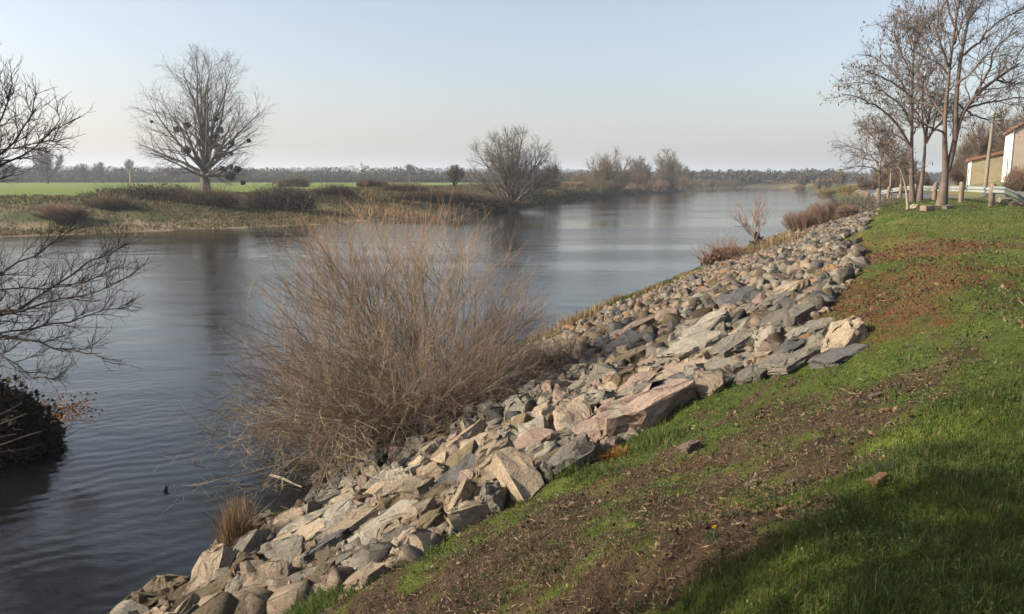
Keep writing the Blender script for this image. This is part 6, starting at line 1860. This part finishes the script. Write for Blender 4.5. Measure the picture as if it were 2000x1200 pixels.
# ------------------------------------------------------------------ grass, litter, sedum
def frustum_points(n, r0, r1, rng, power=1.0):
    t = rng.uniform(0, 1, n) ** power
    r = r0 * (r1 / r0) ** t
    a = np.radians(rng.uniform(-41, 41, n))
    return r * np.sin(a), r * np.cos(a)
def turf():
    rng = np.random.default_rng(900)
    # near grass
    n = 420000
    x, y = frustum_points(n, 1.6, 30, rng)
    s = right_s(x, y); top = rock_top(y)
    g, l, red = masks(x, y)
    dens = np.clip(g * .85 + l * .6 + .5 * sstep(.5, .66, fbm(x * 5, y * 5, 909, 3)), 0.12, 1) * (1 - .7 * red)
    keep = (s > top - .12 + (fbm(x * 3, y * 3, 905, 2) - .5) * .5) & (rng.uniform(0, 1, n) < dens)
    x, y, g, l = x[keep], y[keep], g[keep], l[keep]
    z = height(x, y)
    r = np.hypot(x, y)
    tuft = fbm(x * 4, y * 4, 906, 3)
    h = (0.014 + 0.040 * l + 0.07 * np.clip(tuft - .42, 0, 1)) * rng.uniform(.6, 1.4, len(x)) * (1 + .02 * r)
    w = np.maximum(.0018, r * .00042) * rng.uniform(.7, 1.3, len(x))
    V, F = blades(np.stack([x, y, z - .005], 1), h, w, rng, .55)
    base = mix_colors(len(x), [(0.062, 0.088, 0.014), (0.082, 0.108, 0.02), (0.045, 0.064, 0.011), (0.125, 0.125, 0.036), (0.10, 0.105, 0.03)], rng)
    mot = sstep(.5, .72, fbm(x * 1.6 + 9, y * 1.6, 912, 4))[:, None] * .65
    base = base * (1 - mot) + mix_colors(len(x), [(0.12, 0.105, 0.04), (0.15, 0.115, 0.05), (0.09, 0.09, 0.028)], rng) * mot
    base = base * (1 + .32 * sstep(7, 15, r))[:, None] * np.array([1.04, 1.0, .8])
    lush = mix_colors(len(x), [(0.036, 0.068, 0.012), (0.054, 0.09, 0.019), (0.026, 0.05, 0.010), (0.08, 0.098, 0.026)], rng)
    c = base * (1 - l[:, None] * .8) + lush * l[:, None] * .8
    dry = rng.uniform(0, 1, len(x)) < .06
    c[dry] = mix_colors(int(dry.sum()), [(0.24, 0.18, 0.08), (0.17, 0.12, 0.06)], rng)
    tag(link('lawn_grass', np_mesh('lawn_grass', V, F, np.repeat(c, 5, 0)), GRASS), 'short green grass covering the top of the bank', 'grass', kind='stuff')
    # brown litter: curled leaves, bits of stalk
    n = 190000
    x, y = frustum_points(n, 1.6, 20, rng)
    s = right_s(x, y); top = rock_top(y); g, l, red = masks(x, y)
    keep = (s > top - .3) & (rng.uniform(0, 1, n) < np.clip(1.0 - g, .06, 1) * .62) & (l < .75)
    x, y = x[keep], y[keep]; z = height(x, y); r = np.hypot(x, y)
    k = len(x)
    m = k // 2
    c = np.stack([x, y, z + .006 + .045 * rng.uniform(0, 1, k) ** 1.6], 1)
    V1, F1 = leaf_quads(c[:m], np.maximum(.011, r[:m] * .0019) * np.exp(np.clip(rng.normal(0, .4, m), -1, .7)), rng, 1.0, .55)
    V2, F2 = leaf_quads(c[m:], np.maximum(.022, r[m:] * .0032) * np.exp(np.clip(rng.normal(0, .45, k - m), -1, .7)), rng, .35, .08)
    C1 = mix_colors(m, [(0.10, 0.062, 0.038), (0.06, 0.036, 0.026), (0.16, 0.10, 0.055), (0.04, 0.025, 0.018), (0.22, 0.14, 0.075)], rng, 4)
    C2 = mix_colors(k - m, [(0.22, 0.155, 0.085), (0.13, 0.085, 0.05), (0.30, 0.22, 0.13)], rng, 4)
    tag(link('leaf_litter', np_mesh('leaf_litter', np.r_[V1, V2], np.r_[F1, F2 + len(V1)], np.r_[C1, C2]), LEAF), 'brown dead leaves and stalks strewn over the bare turf', 'litter', kind='stuff')
    # dead purplish-brown stubble standing in the bare turf
    n = 130000
    x, y = frustum_points(n, 1.6, 16, rng)
    s = right_s(x, y); g, l, red = masks(x, y); sn = fbm(x * 2.6, y * 2.6, 908, 4)
    keep = (s > rock_top(y) - .2) & (rng.uniform(0, 1, n) < np.clip(1.1 - g, .1, 1) * sstep(.38, .62, sn)) & (l < .8)
    x, y = x[keep], y[keep]; z = height(x, y); r = np.hypot(x, y)
    V, F = blades(np.stack([x, y, z - .004], 1), rng.uniform(.015, .065, len(x)), np.maximum(.0022, r * .0005), rng, .9)
    tag(link('dead_stubble', np_mesh('dead_stubble', V, F, mix_colors(len(x), [(0.075, 0.045, 0.035), (0.12, 0.075, 0.045), (0.05, 0.032, 0.026), (0.17, 0.115, 0.06)], rng, 5)), DRY), 'short dead brown stalks standing in the bare turf', 'stubble', kind='stuff')
    # clover and broad-leaved weeds
    n = 130000
    x, y = frustum_points(n, 1.6, 16, rng)
    s = right_s(x, y); cl = fbm(x * 1.7, y * 1.7, 911, 3)
    keep = (s > rock_top(y) - .2) & (rng.uniform(0, 1, n) < sstep(.36, .60, cl) * .9) 
    x, y = x[keep], y[keep]; z = height(x, y); r = np.hypot(x, y)
    V, F = leaf_quads(np.stack([x, y, z + .012 + rng.uniform(0, .03, len(x))], 1), np.maximum(.008, r * .0013), rng, 1.4, .8)
    tag(link('clover', np_mesh('clover', V, F, mix_colors(len(x), [(0.045, 0.09, 0.022), (0.068, 0.115, 0.03), (0.034, 0.065, 0.018), (0.09, 0.12, 0.038)], rng, 4)), LEAF), 'patches of small green clover leaves among the dead turf', 'clover', kind='stuff')
    # red stonecrop cushions
    n = 130000
    x, y = frustum_points(n, 8, 28, rng)
    s = right_s(x, y); g, l, red = masks(x, y)
    keep = (s > rock_top(y) - .35) & (rng.uniform(0, 1, n) < red * .85)
    x, y = x[keep], y[keep]; z = height(x, y); r = np.hypot(x, y)
    V, F = leaf_quads(np.stack([x, y, z + .01 + rng.uniform(0, .05, len(x))], 1), r * .0011, rng, 1.6, .8)
    tag(link('red_sedum', np_mesh('red_sedum', V, F, mix_colors(len(x), [(0.15, 0.022, 0.026), (0.10, 0.026, 0.02), (0.10, 0.055, 0.024), (0.18, 0.024, 0.036), (0.09, 0.065, 0.022)], rng, 4)), LEAF),
        'low red and russet stonecrop carpet at the upper rock edge', 'stonecrop', kind='stuff')
    # farther lawn
    n = 90000
    x, y = frustum_points(n, 29, 75, rng)
    s = right_s(x, y); rd = road_dist(x, y)
    keep = (s > 8.6) & (np.abs(rd) > 3.0) & (x > 8)
    x, y = x[keep], y[keep]; z = height(x, y); r = np.hypot(x, y)
    V, F = blades(np.stack([x, y, z - .01], 1), rng.uniform(.025, .07, len(x)), r * .0005, rng, .6)
    c = mix_colors(len(x), [(0.085, 0.13, 0.02), (0.11, 0.155, 0.03), (0.07, 0.105, 0.018)], rng)
    rs = road_dist(x, y) < 0
    c[rs] = mix_colors(int(rs.sum()), [(0.17, 0.145, 0.06), (0.12, 0.13, 0.035), (0.22, 0.18, 0.09)], rng)
    tag(link('far_lawn_grass', np_mesh('far_lawn_grass', V, F, np.repeat(c, 5, 0)), GRASS), 'green grass around the lawn trees and posts and dry grass past the road', 'grass', kind='stuff')
    # moss and grass on the waterside strip, weeds among the rocks
    n = 170000
    yy = rng.uniform(8, 60, n); s = rng.uniform(-.1, 3.4, n)
    xx = np.interp(yy, RYs, RXs) + s * np.sqrt(1 + np.interp(yy, RYs, RSl) ** 2)
    low = rock_low(yy); pn = fbm(xx * .8, yy * .8, 915, 3)
    keep = ((yy > 20) & (s < low + .5) & (pn > .40)) | ((yy < 20) & (pn > .68))
    x, y = xx[keep], yy[keep]; z = np.maximum(height(x, y), 0); r = np.hypot(x, y)
    V, F = blades(np.stack([x, y, z - .01], 1), rng.uniform(.04, .16, len(x)), np.maximum(.003, r * .0006), rng, .6)
    tag(link('bank_moss_grass', np_mesh('bank_moss_grass', V, F, np.repeat(mix_colors(len(x), [(0.075, 0.115, 0.02), (0.10, 0.135, 0.028), (0.13, 0.125, 0.042), (0.055, 0.08, 0.016)], rng), 5, 0)), GRASS),
        'mossy green and straw grass on the strip between river and rocks', 'grass', kind='stuff')
    # far bank grass fringe
    n = 150000
    yy = 66 + 200 * rng.uniform(0, 1, n) ** 1.8; q = rng.uniform(0, 30, n)
    xx = np.interp(yy, LYs, LXs) - q * np.sqrt(1 + np.interp(yy, LYs, LSl) ** 2)
    pn = fbm(xx * .12, yy * .12, 921, 3)
    z = height(xx, yy); keep = (z > .05) & (pn + rng.normal(0, .12, n) > .38)
    x, y, z = xx[keep], yy[keep], z[keep]; r = np.hypot(x, y)
    V, F = blades(np.stack([x, y, z - .03], 1), rng.uniform(.12, .42, len(x)) * (1 + (r > 130) * .8), r * .0006, rng, .6)
    tag(link('far_bank_grass', np_mesh('far_bank_grass', V, F, np.repeat(mix_colors(len(x), [(0.16, 0.12, 0.065), (0.10, 0.075, 0.04), (0.065, 0.075, 0.022), (0.18, 0.115, 0.06), (0.06, 0.085, 0.02)], rng), 5, 0)), GRASS),
        'dry tussocky grass along the far bank of the river', 'grass', kind='stuff')
turf()
# rust-coloured grass tuft by the blue-grey slab
reeds('rusty_grass_tuft', 'flattened rust-orange grass tuft at the end of the blue-grey slab', 'grass tuft', hit(1195, 895), .20, .11, 700, .16, [(0.30, 0.15, 0.03), (0.22, 0.10, 0.02), (0.36, 0.20, 0.06)], 931, .004, 1.3)
reeds('rusty_grass_tuft', 'wiry brown grass tuft hanging beside the dark mossy block', 'grass tuft', hit(845, 1000), .22, .16, 420, .22, [(0.14, 0.08, 0.035), (0.2, 0.12, 0.05), (0.1, 0.06, 0.03)], 932, .004, .9)
def rock_gap_grass():
    rng = np.random.default_rng(950)
    V = []; F = []; n0 = 0; C = []
    for (px, py, r, n, h) in [(540, 1172, .22, 900, .10), (620, 1185, .25, 900, .10), (725, 1075, .16, 700, .09), (660, 1062, .08, 250, .07), (770, 1052, .08, 250, .06), (835, 1085, .15, 500, .08), (905, 1010, .2, 600, .08),
                              (975, 940, .2, 700, .10), (1090, 925, .2, 800, .12), (1000, 840, .35, 500, .12), (950, 850, .3, 400, .1), (1280, 860, .3, 900, .12), (1210, 880, .25, 600, .10), (1160, 930, .25, 500, .08), (690, 1150, .2, 500, .06), (580, 1195, .2, 500, .07)]:
        p = hit(px, py)
        q = rng.normal(0, r * .55, (n, 2)) + p[:2]
        z = height(q[:, 0], q[:, 1])
        v, f = blades(np.c_[q, z], h * rng.uniform(.5, 1.3, n), np.full(n, .004), rng, .5)
        V.append(v); F.append(f + n0); n0 += len(v)
        C.append(mix_colors(n, [(0.06, 0.11, 0.02), (0.09, 0.14, 0.03), (0.05, 0.085, 0.018), (0.15, 0.15, 0.05)], rng, 5))
    tag(link('rock_gap_grass', np_mesh('rock_gap_grass', np.concatenate(V), np.concatenate(F), np.concatenate(C)), GRASS), 'green grass growing between the lower rocks and at their upper edge', 'grass', kind='stuff')
rock_gap_grass()
for (px, py, sx, sy, sz, lab, seed) in [(1090, 705, 1.5, .9, .30, 'flattened brown dead brambles on the shaded slope right of the willow bush', 951), (1000, 760, 1.1, .8, .28, 'brown dead weeds under the right-hand branches of the willow bush', 952)]:
    p = hit(px, py)
    leafy_mass('dead_brush', lab, p, (sx, sy, sz), seed, 2600, .035, [(0.10, 0.065, 0.035), (0.15, 0.10, 0.055), (0.07, 0.05, 0.03), (0.11, 0.10, 0.04)], 'brush', None, 700, BARK_PALE, .5, .004, .4, rz=R(60))
def flower():
    p = hit(1394, 1058)
    root = empty('yellow_flower', p, 'single yellow dandelion flower with a leaf rosette in the brown turf', 'flower')
    g = Geo(); g.tube([p, p + [0, 0, .05], p + [.003, 0, .075]], [.003, .003, .004], 6); link('stem', g.mesh('stem'), simple_mat('flower_stem', (.10, .14, .03), (.13, .17, .04), 3, bump=0), root)
    rng = np.random.default_rng(940)
    c = p + np.array([.003, 0, .078]); n = 90
    a = rng.uniform(0, 6.283, n); e = rng.uniform(.1, 1.2, n)
    d = np.stack([np.cos(a) * np.cos(e), np.sin(a) * np.cos(e), np.sin(e)], 1); s = np.stack([-np.sin(a), np.cos(a), 0 * a], 1) * .0025
    V = np.stack([c - s, c + s, c + d * .014 + s, c + d * .014 - s], 1).reshape(-1, 3)
    link('petals', np_mesh('petals', V, np.arange(n * 4).reshape(n, 4)), simple_mat('yellow_petal', (0.75, 0.50, 0.02), (0.85, 0.62, 0.04), 5, bump=0), root)
    n = 9; a = np.linspace(0, 6.28, n, endpoint=False) + .3
    d = np.stack([np.cos(a), np.sin(a), 0.25 + 0 * a], 1); s = np.stack([-np.sin(a), np.cos(a), 0 * a], 1)
    q = p + np.array([0, 0, .01])
    V = np.stack([q + d * .01, q + d * .05 + s * .012, q + d * .085 - np.array([0, 0, .01]), q + d * .05 - s * .012], 1).reshape(-1, 3)
    link('leaves', np_mesh('leaves', V, np.arange(n * 4).reshape(n, 4), mix_colors(n, [(.05, .10, .025), (.07, .13, .03)], rng, 4)), LEAF, root)
flower()

# ------------------------------------------------------------------ haze
HAZE_DENSITY = 0.00034
def haze():
    g = Geo(); g.box((0, 1500, 37.5), (9500, 9500, 95.0))
    me = g.mesh('haze')
    m, nt, out = new_mat('haze')
    v = N(nt, 'ShaderNodeVolumePrincipled')
    v.inputs['Color'].default_value = (0.83, 0.92, 1.0, 1)
    v.inputs['Density'].default_value = HAZE_DENSITY
    v.inputs['Anisotropy'].default_value = 0.2
    nt.links.new(v.outputs[0], out.inputs['Volume'])
    tag(link('haze', me, m), kind='stuff')
haze()
